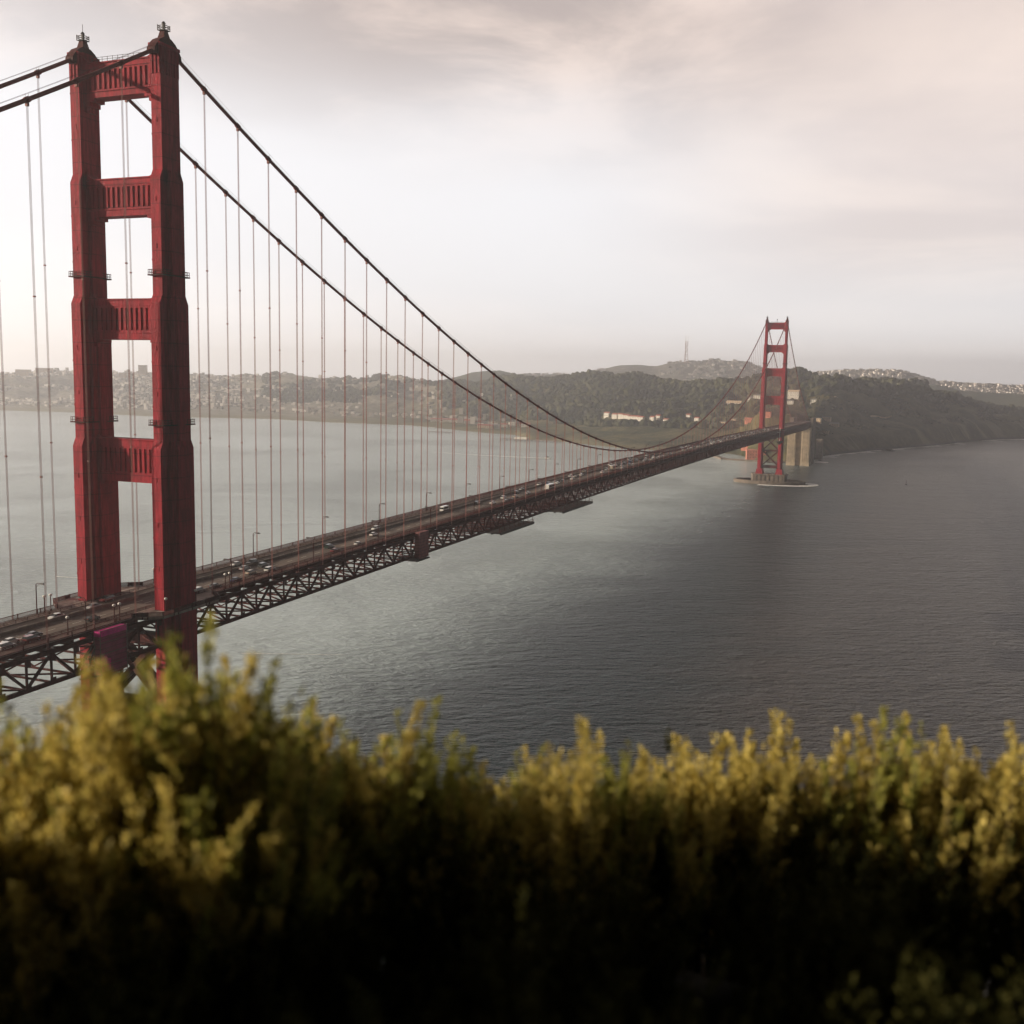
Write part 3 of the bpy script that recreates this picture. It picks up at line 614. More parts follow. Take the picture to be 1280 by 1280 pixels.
# main cables with bands, hand ropes above
YS = list(np.arange(-343, 0, 15.24/2))+[0]+list(np.arange(15.24/4, 1280, 15.24/2))+[1280]+list(np.arange(1280+15.24/2, 1623, 15.24/2))
HY = [1.07+15.24*k for k in range(1, 84)]
for s in (1, -1):
    m = MB(); m.tube([(s*W, y, zcable(y)) for y in YS], .52, 10)
    for y in HY+[-15.24*k-1.07 for k in range(1, 22)]+[1280+15.24*k for k in range(1, 22)]:
        d = Vector((0, 1, (zcable(y+.5)-zcable(y-.5)))).normalized()
        c = Vector((s*W, y, zcable(y))); m.tube([c-d*.7, c+d*.7], .70, 8)
    o = m.build('main_cable', M_cable, bridge, True)
    o['label'] = 'main cable on the ocean side of the bridge' if s > 0 else 'main cable on the city side of the bridge'
    m = MB()
    for dx in (-.45, .45):
        m.tube([(s*W+dx, y, zcable(y)+1.35) for y in YS], .035, 4)
    for y in HY[::2]+[-15.24*k-1.07 for k in range(1, 8, 2)]:
        for dx in (-.45, .45): m.bar((s*W+dx, y, zcable(y)), (s*W+dx, y, zcable(y)+1.4), .05)
    m.build('hand_rope', M_cable, o)
def hanger_mb(s, y):
    m = MB(); zt = zcable(y)-.5; zb = zroad(y)-1.2
    for dy in (-.13, .13):
        for dx in (-.13, .13): m.tube([(s*W+dx, y+dy, zt), (s*W+dx, y+dy, zb)], .042, 5, False)
    if zt-zb > 40:
        for f in (.33, .66):
            z = zb+(zt-zb)*f; m.box(s*W-.24, s*W+.24, y-.24, y+.24, z-.18, z+.18)
    m.box(s*W-.35, s*W+.35, y-.3, y+.3, zt-.9, zt)
    return m
near_h = []
for k in (1, 2, 3): near_h.append((1, -15.24*k-1.07))
for k in (1, 2): near_h.append((-1, -15.24*k-1.07))
for k in range(48): near_h += [(1, HY[k]), (-1, HY[k])]
near_h = near_h[:100]
rest = MB()
for s, y in near_h: hanger_mb(s, y).build('suspender', M_rope, bridge)
done = set(near_h)
for s in (1, -1):
    for y in HY+[1280+15.24*k for k in range(1, 21)]+[-15.24*k-1.07 for k in range(4, 21)]:
        if (s, y) in done: continue
        if zcable(y)-zroad(y) < 2: continue
        sub = hanger_mb(s, y); rest.add(sub.v, sub.f)
tag(rest.build('suspender', M_rope, bridge), kind='stuff')

# deck
deck = empty('deck', (0, 0, 0), bridge)
Y0, Y1 = -343, 1740
PY = np.arange(Y0, Y1+.1, 7.62)
def ribbon(m, prof, ys):
    # prof: closed outline in x,dz swept along the deck
    n = len(prof); vs = []
    for y in ys:
        z = zroad(y); vs += [(x, y, z+dz) for x, dz in prof]
    fs = [(i*n+j, i*n+(j+1) % n, (i+1)*n+(j+1) % n, (i+1)*n+j) for i in range(len(ys)-1) for j in range(n)]
    fs += [tuple(range(n)), tuple((len(ys)-1)*n+j for j in range(n))]
    m.add(vs, fs)
def rect(x0, x1, z0, z1): return [(x0, z0), (x1, z0), (x1, z1), (x0, z1)]
m = MB(); ribbon(m, rect(-9.45, 9.45, -.6, 0), PY); m.build('roadway', M_road, deck)
m = MB()
for x in (-6.3, 0, 3.15, 6.3):
    for y in np.arange(Y0, 1500, 9.0):
        m.add([(x-.09, y, zroad(y)+.012), (x+.09, y, zroad(y)+.012), (x+.09, y+3.2, zroad(y+3.2)+.012), (x-.09, y+3.2, zroad(y+3.2)+.012)], [(0,1,2,3)])
m.build('lane_marking', mat('lane_paint', (.55, .52, .46), .8), deck)
m = MB(); ribbon(m, [(-3.5, 0.006), (-2.8, 0.006), (-3.0, .85), (-3.3, .85)], PY); m.build('median_barrier', M_barrier, deck)
for s in (1, -1):
    def bulge(y):
        b = 0
        for c in (0, 1280):
            d = abs(y-c); b = max(b, min(1, max(0, (17-d)/5)))
        return 6.3*b
    ys = sorted(set(list(PY)+[c+q for c in (0, 1280) for q in (-17, -14.5, -12, -6, 0, 6, 12, 14.5, 17)]))
    vs = []; fs = []
    for y in ys:
        z = zroad(y); o_ = 13.0+bulge(y); vs += [(s*9.5, y, z-.5), (s*o_, y, z-.5), (s*o_, y, z+.22), (s*9.5, y, z+.22)]
    for i in range(len(ys)-1):
        for j in range(4): fs.append((4*i+j, 4*i+(j+1) % 4, 4*i+4+(j+1) % 4, 4*i+4+j))
    m = MB(); m.add(vs, fs); m.build('sidewalk', M_walk, deck)
    # outer railing of close pickets and a low inner rail at the kerb
    m = MB()
    for a, b in zip(ys[:-1], ys[1:]):
        xa, xb = s*(13.0+bulge(a)), s*(13.0+bulge(b)); za, zb = zroad(a), zroad(b)
        m.bar((xa, a, za+1.42), (xb, b, zb+1.42), .24, .14); m.bar((xa, a, za+.34), (xb, b, zb+.34), .2, .12)
        k = 24 if (-70 < a < 330) else (10 if a < 700 else 0)
        if k == 0:
            m.bar((xa, a, za+.85), (xb, b, zb+.85), .08, .8)
        for q in range(k):
            f = (q+.5)/k; m.bar((xa+(xb-xa)*f, a+(b-a)*f, za+(zb-za)*f+.3), (xa+(xb-xa)*f, a+(b-a)*f, za+(zb-za)*f+1.4), .07 if k > 12 else .12, .10 if k > 12 else .3)
        m.bar((xa, a, za-.4), (xa, a, za+1.55), .26)
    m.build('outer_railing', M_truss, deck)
    m = MB()
    for a, b in zip(PY[:-1], PY[1:]):
        za, zb = zroad(a), zroad(b)
        for h in (.45, .8, 1.1): m.bar((s*9.62, a, za+h), (s*9.62, b, zb+h), .10, .16)
        for f in (0, .5): m.bar((s*9.62, a+(b-a)*f, za), (s*9.62, a+(b-a)*f, za+1.15), .14)
    m.build('kerb_railing', M_truss, deck)
    # stiffening truss
    m = MB(); TX = s*W
    T0, T1 = -1.9, -9.6
    for i, (a, b) in enumerate(zip(PY[:-1], PY[1:])):
        za, zb = zroad(a), zroad(b)
        m.bar((TX, a, za+T0), (TX, b, zb+T0), .95, 1.1); m.bar((TX, a, za+T1), (TX, b, zb+T1), .9, .95)
        m.bar((TX, a, za+T0-.5), (TX, a, za+T1+.4), .42, .5, (0,1,0))
        if i % 2: m.bar((TX, a, za+T0-.4), (TX, b, zb+T1+.4), .62, .55)
        else: m.bar((TX, a, za+T1+.4), (TX, b, zb+T0-.4), .62, .55)
        m.bar((s*13.0, a, za-.3), (s*13.0, b, zb-.3), .25, .8)
        m.bar((TX+s*.55, a, za+T0-.1), (TX+s*.55, a, za+T0-2.0), .1, 1.7, (0,1,0)); m.bar((TX+s*.5, a, za+T1+1.4), (TX+s*.5, a, za+T1), .1, 1.8, (0,1,0))
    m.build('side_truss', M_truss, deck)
m = MB()
for i, y in enumerate(PY):
    z = zroad(y)
    m.bar((-13.3, y, z-1.5), (13.3, y, z-1.5), .5, 1.6)
    m.bar((-13.3, y, z-9.5), (13.3, y, z-9.5), .45, .5)
    if i % 2 == 0 and i+2 < len(PY):
        for sgn in (1, -1):
            m.bar((sgn*13.3, y, z-9.4), (0, PY[i+1], zroad(PY[i+1])-9.4), .4, .4); m.bar((0, PY[i+1], zroad(PY[i+1])-9.4), (sgn*13.3, PY[i+2], zroad(PY[i+2])-9.4), .4, .4)
        m.bar((-13.2, y, z-2.4), (0, y, z-9.2), .35); m.bar((13.2, y, z-2.4), (0, y, z-9.2), .35)
for x in (-7.5, -4.5, -1.5, 1.5, 4.5, 7.5):
    for a, b in zip(PY[:-1], PY[1:]): m.bar((x, a, zroad(a)-.95), (x, b, zroad(b)-.95), .3, .6)
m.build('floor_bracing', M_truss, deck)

# concrete pylons where the truss meets the far shore
def pylon(y0, xs, top, label, zfoot, pm=None):
    t = empty('pylon', (0, y0, 0)); tag(t, label, 'pylon')
    for a, b in xs:
        m = MB(); m.box(a, b, -12, 12, zfoot, top); m.box(a-.5, b+.5, -12.5, 12.5, zfoot, zfoot+9); m.box(a-.4, b+.4, -12.4, 12.4, top, top+1.2)
        for q in np.linspace(a+2.2, b-2.2, 4): m.box(q-.5, q+.5, -12.4, 12.4, zfoot+9, top-2)
        for z in np.arange(zfoot+14, top-3, 5.2): m.box(a-.12, b+.12, -12.15, 12.15, z, z+.35)
        m.build('shaft', pm or M_pylon, t)
    return t
p1 = pylon(1640, [(-20.5, -6.5), (3.0, 17.0)], 64.0, 'big sunlit concrete pylon under the bridge end, pair of pale shafts', -3)
m = MB(); m.box(-6.5, 3.0, -6, 6, -3, 58); m.box(-20.5, 17, 12.6, 60, -3, 63); m.build('rear_wall', M_pylon, p1)
m = MB(); m.box(14.4, 18.5, 12.7, 61, 0, 81.5); m.box(-21.5, -14.4, 12.7, 61, 0, 81.5)
m.box(14.0, 18.9, 12.3, 61.4, 79.5, 81); m.build('upper_shaft', M_conc, p1)
p2 = pylon(1790, [(13.5, 24.0)], 38.0, 'smaller grey concrete pylon standing behind the big one on the bluff', 2, M_conc)

# ---------------------------------------------------------------- hung maintenance gear
def tarp_material(name, a, b_):
    m = bpy.data.materials.new(name); m.use_nodes = True; t = m.node_tree; p = t.nodes['Principled BSDF']
    g = N(t, 'ShaderNodeNewGeometry'); s = N(t, 'ShaderNodeSeparateXYZ'); t.links.new(g.outputs['Position'], s.inputs[0])
    ln = math_(t, 'LESS_THAN', math_(t, 'FRACT', math_(t, 'DIVIDE', s.outputs[2], 1.25)), .12)
    c = mixc(t, maprange(t, noise(t, g.outputs['Position'], .5, 4), .4, .6, 0, 1), a, b_); c = mixc(t, math_(t, 'MULTIPLY', ln, .6), c, (.03, .004, .012))
    t.links.new(c, p.inputs['Base Color']); p.inputs['Roughness'].default_value = .7; return m
M_tarp = tarp_material('magenta_netting', (.24, .022, .065), (.31, .03, .10))
M_tarpb = mat('bright_magenta_cloth', (.70, .02, .27), .6, var=.2, vscale=1)
M_frame = mat('scaffold_tube', (.16, .10, .09), .6)
t = empty('scaffold_screen', (15.4, -27.6, 64)); tag(t, 'magenta netted work platform hung on the truss beside the near tower', 'scaffold')
m = MB(); m.box(-.9, .9, -4.7, 4.7, .5, 10.6); m.build('netting', M_tarp, t)
m = MB(); m.box(-1.0, 1.05, -4.85, 4.85, 10.62, 12.0); m.build('cover_sheet', M_tarpb, t)
m = MB(); m.prism([(-4.6, 1.4), (-1.2, 1.4), (-1.2, 4.4), (-2.2, 4.7), (-2.9, 5.5), (-4.6, 5.2)], 'x', .93, 1.0); m.build('patch', M_tarpb, t)
m = MB()
for y in (-4.75, 4.75):
    for x in (-1, 1): m.bar((x, y, -.2), (x, y, 12.3), .18)
for z in (0, 3, 6, 9, 12.1):
    for x in (-1, 1): m.bar((x, -4.8, z), (x, 4.8, z), .15)
m.bar((-1.6, -9.5, .6), (.5, -4.8, .6), .3); m.bar((0, -9.4, .7), (0, -5.5, 8.4), .3)
m.build('frame', M_frame, t)
M_trav = tarp_material('faded_red_cladding', (.22, .06, .06), (.30, .09, .085))
t = empty('inspection_cabin', (15.2, 151.5, 0)); tag(t, 'narrow faded red inspection cabin clamped on the truss above mid water', 'maintenance cabin')
zr = zroad(151)
m = MB(); m.box(-1.1, 1.1, -4.3, 4.3, zr-10.4, zr+.4); m.build('cladding', M_trav, t)
m = MB(); m.box(-9, 1.4, -6.5, 5, zr-11.4, zr-10.9)
for x in (-8.5, 1.2):
    m.bar((x, -6.4, zr-11), (x, -6.4, zr-9.9), .15); m.bar((x, -6.4, zr-9.9), (x, 5, zr-9.9), .12)
m.bar((1.2, -6.4, zr-9.9), (-8.5, -6.4, zr-9.9), .12); m.build('platform', M_dark, t)
def under(y0, y1, x0, x1, label):
    t = empty('inspection_platform', (0, (y0+y1)/2, 0)); tag(t, label, 'platform', 'platforms slung under the deck')
    h = (y1-y0)/2; z = zroad((y0+y1)/2)-14.0
    m = MB(); m.box(x0, x1, -h, h, z, z+.8)
    for x in np.linspace(x0+.4, x1-.4, 6): m.box(x-.3, x+.3, -h, h, z-.5, z)
    m.build('floor', M_dark, t)
    m = MB()
    for y in np.linspace(-h+.3, h-.3, 8):
        for x in (max(x0, -13)+.6, min(13, x1)-.6):
            hm = MB(); hm.bar((x, y, z+.6), (x, y, z+4.6), .22); hm.build('hanger', M_truss, t)
    for x in (x0+.3, x1-.3):
        m = MB()
        for q in (1.3, 2.2): m.bar((x, -h, z+q), (x, h, z+q), .14)
        for y in np.linspace(-h+.3, h-.3, 8): m.bar((x, y, z+.5), (x, y, z+2.2), .16)
        m.build('guard_rail', M_truss, t)
under(243, 290, -12, 13.5, 'dark work platform slung under the deck, nearest of two')
under(335, 392, -12, 14.5, 'dark work platform slung under the deck, farther of two')
t = empty('signal_platform', (17.2, 1236, 0)); tag(t, 'small dark lantern platform hung in front of the far tower', 'platform')
m = MB(); m.tube([(0, 0, 57.5), (0, 0, 61), (0, 0, 62.5)], [1.0, 4.6, 4.2], 10); m.build('platform', M_dark, t)
m = MB(); m.bar((0, 0, 62.5), (0, 0, 80.5), .7); m.bar((0, 0, 74), (-4, 0, 74), .6); m.build('hanger', M_white, t)

# ---------------------------------------------------------------- lamps
def lamp_proto(s):
    t = empty('street_lamp', (s*12.6, 0, 0))
    m = MB(); m.tube([(0, 0, 0), (0, 0, 1.2), (0, 0, 1.25), (0, 0, 8.2)], [.22, .22, .16, .13], 8); m.build('pole', M_truss, t)
    m = MB(); m.bar((0, 0, 8.15), (-s*.5, 0, 8.6), .12); m.bar((-s*.5, 0, 8.6), (-s*2.5, 0, 8.7), .12); m.bar((0, 0, 7.2), (-s*1.2, 0, 8.6), .07); m.build('arm', M_truss, t)
    m = MB(); m.frustum(-s*2.2-.75, -s*2.2+.75, -.28, .28, 8.35, -s*2.2-.45, -s*2.2+.45, -.2, .2, 8.75); m.build('lamp_head', M_dark, t)
    return t
ORD = ['first', 'second', 'third', 'fourth', 'fifth', 'sixth', 'seventh', 'eighth', 'ninth', 'tenth', 'eleventh', 'twelfth', 'thirteenth', 'fourteenth', 'fifteenth', 'sixteenth',
       'seventeenth', 'eighteenth', 'nineteenth', 'twentieth', 'twenty-first', 'twenty-second', 'twenty-third', 'twenty-fourth', 'twenty-fifth', 'twenty-sixth', 'twenty-seventh', 'twenty-eighth', 'twenty-ninth', 'thirtieth']
LE = [-24.5]+[27.5+46.0*i for i in range(27)]
LW = [-33.0]+[27.0+46.0*i for i in range(27)]
for s, L_, side in ((-1, LE, 'city side'), (1, LW, 'ocean side')):
    pr = lamp_proto(s); first = True
    for i, y in enumerate(L_):
        o = pr if first else copy_tree(pr); first = False
        o.location = (s*12.6, y, zroad(y)+.2)
        lab = ('arm lamp on the %s rail just before the near tower' % side) if i == 0 else ('%s arm lamp past the near tower along the %s rail' % (ORD[i-1], side))
        tag(o, lab, 'street lamp', 'arm lamps along the bridge deck')
GL = [(11.4, -37.9, 'single globe lamp standing before the magenta screen'), (12.0, -22.4, 'left of two globe lamps above the magenta screen'), (12.0, -20.4, 'right of two globe lamps above the magenta screen'),
      (18.7, -10.2, 'globe lamp at the corner of the near ocean side leg'), (18.9, 2.0, 'globe lamp against the dark face of the near ocean side leg'),
      (12.2, 24.4, 'left of two globe lamps just past the near tower'), (12.2, 26.6, 'right of two globe lamps just past the near tower'),
      (-12.2, -22.2, 'left of two globe lamps on the city side before the tower'), (-12.2, -20.0, 'right of two globe lamps on the city side before the tower'),
      (-12.4, 21.5, 'globe lamp seen through the portal on the city side')]
gp = None
for x, y, lab in GL:
    if gp is None:
        gp = empty('globe_lamp')
        m = MB(); m.tube([(0, 0, 0), (0, 0, .5), (0, 0, .55), (0, 0, 4.2)], [.24, .24, .15, .13], 8); m.build('pole', M_truss, gp)
        bm = bmesh.new(); bmesh.ops.create_uvsphere(bm, u_segments=12, v_segments=8, radius=.46); me = bpy.data.meshes.new('globe'); bm.to_mesh(me); bm.free(); me.materials.append(M_globe)
        g_ = bpy.data.objects.new('globe', me); col.objects.link(g_); g_.parent = gp; g_.location = (0, 0, 4.5); g_.scale = (1, 1, .8); o = gp
    else: o = copy_tree(gp)
    o.location = (x, y, zroad(y)+.2); tag(o, lab, 'lamp', 'globe lamps by the near tower')

# ---------------------------------------------------------------- traffic
PAINT = {'white': (.62, .62, .60), 'silver': (.34, .35, .36), 'black': (.012, .012, .014), 'dark grey': (.06, .063, .066), 'dark green': (.022, .045, .035), 'dark red': (.16, .02, .02), 'blue': (.03, .055, .12), 'beige': (.38, .33, .26)}
def paint(nm):
    m = bpy.data.materials.new(nm.replace(' ', '_')+'_car_paint'); m.use_nodes = True; p = m.node_tree.nodes['Principled BSDF']
    p.inputs['Base Color'].default_value = (*PAINT[nm], 1); p.inputs['Roughness'].default_value = .28; p.inputs['Coat Weight'].default_value = .5; p.inputs['Specular IOR Level'].default_value = .4
    return m
MP = {k: paint(k) for k in PAINT}
def loft(m, secs):
    # secs: list of (y, [(x,z)...]) half outlines mirrored -> closed rings
    rings = []
    for y, half in secs: rings.append([(x, y, z) for x, z in half]+[(-x, y, z) for x, z in reversed(half)])
    n = len(rings[0]); vs = [p for r in rings for p in r]
    fs = [(i*n+j, i*n+(j+1) % n, (i+1)*n+(j+1) % n, (i+1)*n+j) for i in range(len(rings)-1) for j in range(n)]
    fs += [tuple(range(n)), tuple((len(rings)-1)*n+j for j in range(n))]
    m.add(vs, fs)
def car_shapes(kind):
    if kind == 'sedan':
        body = [(-2.3, [(.55, .38), (.74, .55), (.66, .82)]), (-2.1, [(.8, .28), (.9, .55), (.78, .95)]), (-1.2, [(.86, .22), (.92, .6), (.82, 1.0)]), (.6, [(.86, .22), (.92, .6), (.82, .98)]), (1.6, [(.84, .22), (.91, .58), (.76, .90)]), (2.2, [(.74, .28), (.84, .5), (.66, .74)]), (2.35, [(.5, .36), (.62, .5), (.5, .64)])]
        cab = [(-1.75, [(.76, .95), (.70, .99)]), (-1.05, [(.76, .95), (.60, 1.40)]), (.15, [(.78, .95), (.62, 1.45)]), (.55, [(.78, .95), (.60, 1.38)]), (1.35, [(.74, .90), (.68, .93)])]
        roof = [(-1.15, [(.60, 1.38), (.54, 1.42)]), (.2, [(.63, 1.45), (.58, 1.49)]), (.5, [(.60, 1.40), (.56, 1.44)])]
    else:
        body = [(-2.35, [(.7, .4), (.85, .62), (.82, 1.02)]), (-2.2, [(.84, .32), (.94, .62), (.88, 1.1)]), (-1.0, [(.88, .28), (.96, .68), (.88, 1.12)]), (.9, [(.88, .28), (.96, .68), (.88, 1.1)]), (1.7, [(.86, .28), (.94, .66), (.82, 1.04)]), (2.25, [(.78, .34), (.88, .58), (.72, .92)]), (2.38, [(.6, .42), (.7, .58), (.58, .78)])]
        cab = [(-2.25, [(.84, 1.08), (.74, 1.2)]), (-2.0, [(.84, 1.08), (.70, 1.70)]), (.2, [(.84, 1.08), (.70, 1.74)]), (.55, [(.84, 1.08), (.68, 1.66)]), (1.35, [(.80, 1.05), (.74, 1.08)])]
        roof = [(-2.1, [(.70, 1.68), (.66, 1.73)]), (.2, [(.71, 1.74), (.66, 1.79)]), (.5, [(.68, 1.68), (.64, 1.72)])]
    return body, cab, roof
def make_car(kind, colr, detail=True):
    body, cab, roof = car_shapes(kind); MPt = MP[colr]
    wp_ = [(sx*.80, sy*1.42) for sx in (-1, 1) for sy in (-1, 1)]
    if not detail:
        m = MB(); m.m = 0; loft(m, body); loft(m, roof); m.m = 1; loft(m, cab); m.m = 2
        for x, y in wp_: m.tube([(x-.12, y, .33), (x+.12, y, .33)], .33, 10)
        return m.build('car', [MPt, M_glass, M_tyre])
    t = empty('car')
    m = MB(); loft(m, body); loft(m, roof); m.build('body', MPt, t)
    m = MB(); loft(m, cab); m.build('window_glass', M_glass, t)
    wv = None
    for x, y in wp_:
        if wv is None:
            m = MB(); m.tube([(-.12, 0, 0), (.12, 0, 0)], .34, 14); wv = m.build('wheel', M_tyre, t); o = wv
            m = MB(); m.tube([(-.135, 0, 0), (.135, 0, 0)], .21, 10); m.build('rim', M_hub, wv)
        else: o = copy_tree(wv, t)
        o.location = (x, y, .34)
    for sx in (-1, 1):
        m = MB(); m.box(sx*.58-.15, sx*.58+.15, 2.14, 2.29, .58, .74); m.build('headlight', M_headl, t)
        m = MB(); m.box(sx*.62-.13, sx*.62+.13, -2.34, -2.22, .66, .84); m.build('tail_light', M_taill, t)
    return t
protos = {}
def make_bus(colr, L_, lab):
    t = empty('bus' if L_ > 8 else 'van')
    h = 3.1 if L_ > 8 else 2.5; w_ = 1.25 if L_ > 8 else 1.0
    m = MB(); m.frustum(-w_, w_, -L_/2, L_/2, .35, -w_*.95, w_*.95, -L_/2+.05, L_/2-.35, h); m.build('body', MP[colr], t)
    m = MB(); m.box(-w_-.012, w_+.012, -L_/2+.5, L_/2-.9, h*.55, h*.83); m.build('window_glass', M_glass, t)
    m = MB(); m.box(-w_*.9, w_*.9, L_/2-.36, L_/2-.04, h*.5, h*.82); m.build('windscreen', M_glass, t)
    for x in (-w_*.85, w_*.85):
        for y in (-L_*.3, L_*.32):
            m = MB(); m.tube([(x-.15, y, .48), (x+.15, y, .48)], .48, 12); m.build('wheel', M_tyre, t)
    tag(t, lab, 'bus' if L_ > 8 else 'van'); return t
BUS = [(7.9, 330, 'white', 11.5, 'long white bus in the ocean kerb lane short of mid span'), (-4.7, 215, 'white', 6.2, 'white van on the city side between the fourth and fifth arm lamps'), (4.9, 470, 'beige', 11.5, 'long beige bus near the lowest point of the cables'),
       (1.9, 700, 'white', 6.2, 'white van just past the lowest point of the cables'), (-7.9, 560, 'silver', 11.5, 'long silver bus on the city kerb lane near mid span')]
LANE = {-7.9: 'city kerb lane', -4.7: 'inner city lane', -1.1: 'lane beside median', 1.9: 'second lane from median', 4.9: 'third lane from median', 7.9: 'ocean kerb lane'}
cars = [(7.9, -53.5, 'white', 'suv'), (4.9, -49.5, 'white', 'sedan'), (7.9, -46.0, 'dark red', 'suv'), (4.9, -42.5, 'black', 'sedan'), (-4.7, -25.6, 'white', 'sedan'), (-4.7, -12.0, 'silver', 'sedan'), (4.9, -22.8, 'dark green', 'sedan'), (-7.9, -3.5, 'dark red', 'suv'),
        (7.9, 17.5, 'white', 'suv'), (7.9, 25.0, 'dark grey', 'sedan'), (-7.9, 57, 'white', 'sedan'), (-4.7, 61.5, 'black', 'suv'), (1.9, 59, 'dark grey', 'suv'), (-1.1, 52.5, 'silver', 'sedan'), (4.9, 47.5, 'beige', 'sedan'), (7.9, 54, 'white', 'suv'), (7.9, 35.5, 'blue', 'sedan'),
        (1.9, 101, 'dark green', 'suv'), (7.9, 112, 'white', 'sedan'), (-4.7, 148, 'white', 'suv'), (1.9, 134.5, 'white', 'sedan'), (7.9, 95, 'dark red', 'sedan'),
        (-1.1, 246, 'black', 'suv'), (4.9, 252, 'white', 'sedan'), (1.9, 274, 'white', 'suv'), (4.9, 283, 'beige', 'sedan'), (7.9, 268, 'black', 'sedan'), (-1.1, 300, 'black', 'suv'), (4.9, 302, 'silver', 'sedan'), (7.9, 262, 'silver', 'sedan')]
for bx, by, bc, bl, blab in BUS:
    o = make_bus(bc, bl, blab); o.location = (bx, by, zroad(by)+.015); o.rotation_euler = (0, 0, 0 if bx > -2 else math.pi)
rr = random.Random(21); used = {}
lanes = [-7.9, -4.7, -1.1, 1.9, 4.9, 7.9]
for k in range(120):
    for _ in range(40):
        y = 312+rr.random()**.9*1000; ln = rr.choice(lanes if y > 420 else lanes[1:])
        if all(abs(y-c[1]) > 7.5 or c[0] != ln for c in cars) and all(abs(y-c[1]) > 13 or c[0] != ln for c in BUS): break
    cars.append((ln, y, rr.choices(list(PAINT), [12, 6, 3, 3, 1, 1, 1, 3])[0], rr.choice(['sedan', 'suv'])))
def where(y):
    if y < -6: return 'before the near tower'
    if y < 12: return 'between the near tower legs'
    i = int(round((y-27.5)/46.0)); i = max(0, min(26, i)); return 'by the %s arm lamp' % ORD[i]
labs = set()
for ln, y, c, kd in sorted(cars, key=lambda a: a[1]):
    det = y < 330; key = (kd, c, det)
    if key not in protos: protos[key] = o = make_car(kd, c, det)
    else: o = copy_tree(protos[key])
    o.location = (ln, y, zroad(y)+.015); o.rotation_euler = (math.atan2(zroad(y+1)-zroad(y-1), 2), 0, 0 if ln > -2 else math.pi)
    shape = 'car' if kd == 'sedan' else 'tall car'
    lab = '%s %s in %s, %s' % (c, shape, LANE[ln], where(y))
    for extra in (' leading', ' trailing', ' close behind another'):
        if lab not in labs: break
        lab = '%s %s%s in %s, %s' % (c, shape, extra, LANE[ln], where(y))
    if lab in labs:
        for ch in list(o.children): bpy.data.objects.remove(ch)
        if key in protos and protos[key] is not o: bpy.data.objects.remove(o)
        continue
    labs.add(lab); tag(o, lab, 'car', 'cars crossing the bridge')
# ---------------------------------------------------------------- far shore buildings
M_bwhite = mat('white_render', (.60, .56, .50), .8, var=.12, vscale=.2)
M_brick = mat('fort_brick', (.46, .17, .115), .9, var=.25, vscale=.2)
M_rooft = mat('red_roof_tile', (.30, .095, .065), .85, var=.25, vscale=.3)
M_roofg = mat('grey_roof', (.16, .15, .145), .85, var=.2)
M_win = mat('dark_window_glass', (.02, .022, .025), .15, spec=.6)
M_tan = mat('tan_wall', (.48, .36, .25), .85, var=.15)
def building(name, cat, x, y, z, w_, d_, h_, rot, wall, roof, label, group, gable=True, floors=2):
    t = empty(name, (x, y, z), None, rot); tag(t, label, cat, group)
    m = MB(); m.box(-w_/2, w_/2, -d_/2, d_/2, -6, h_); m.build('wall', wall, t)
    m = MB(); rh = d_*.28 if gable else .8
    if gable:
        m.prism([(-d_/2-.6, h_+.02), (d_/2+.6, h_+.02), (0, h_+rh)], 'x', -w_/2-.6, w_/2+.6)
    else: m.box(-w_/2-.4, w_/2+.4, -d_/2-.4, d_/2+.4, h_+.02, h_+.9)
    m.build('roof', roof, t)
    m = MB(); nw = max(2, int(w_/4.5))
    for f in range(floors):
        zc = h_*(f+.55)/floors
        for i in range(nw):
            xc = -w_/2+w_*(i+.5)/nw
            for s in (-1, 1): m.box(xc-.6, xc+.6, s*d_/2-.08, s*d_/2+.08, zc-.7, zc+.7)
    m.build('window', M_win, t)
    return t
def put(lst, name, cat, group, mk):
    for i, p in enumerate(lst):
        x, y = p[0], p[1]; z = ground(x, y); mk(i, x, y, z)
SHED = [(-1133, 2534), (-1093, 2515), (-1059, 2503), (-1031, 2490), (-1002, 2481), (-965, 2470)]
put(SHED, 0, 0, 0, lambda i, x, y, z: building('waterfront_shed', 'shed', x, y, z, 30, 13, 6.5, .28, M_bwhite, M_rooft, 'long low white shed behind the bay beach, %s along the row' % ORD[i], 'white sheds along the bay beach', True, 1))
WH = [(-894, 2323, 26, M_tan, M_rooft), (-870, 2309, 20, M_tan, M_rooft), (-854, 2322, 24, M_bwhite, M_roofg), (-846, 2357, 18, M_bwhite, M_rooft), (-828, 2375, 14, M_bwhite, M_roofg), (-808, 2385, 18, M_tan, M_rooft), (-785, 2360, 24, M_bwhite, M_rooft)]
for i, (x, y, w_, wm, rm) in enumerate(WH):
    building('station_house', 'house', x, y, ground(x, y), w_, 12, 13 if i == 4 else 7, .2, wm, rm, '%s walled waterfront house, %s of the cluster above the long wharf' % ('tan' if wm is M_tan else 'white', ORD[i]), 'houses above the long wharf', True, 2)
HO = [(-572, 2392), (-545, 2373), (-527, 2367), (-510, 2355), (-494, 2346), (-479, 2337), (-464, 2326), (-435, 2326), (-424, 2342), (-399, 2320), (-365, 2421), (-326, 2339)]
for i, (x, y) in enumerate(HO):
    row = i < 7
    building('officer_house', 'house', x, y, ground(x, y), 15 if row else 12, 11, 9, -.3, M_bwhite, M_rooft,
             ('white red roofed house in the bright row below the wood, %s from the left' if row else 'white house scattered among trees right of the bright row, %s from the left') % ORD[i if row else i-7], 'white houses below the wood', True, 2)
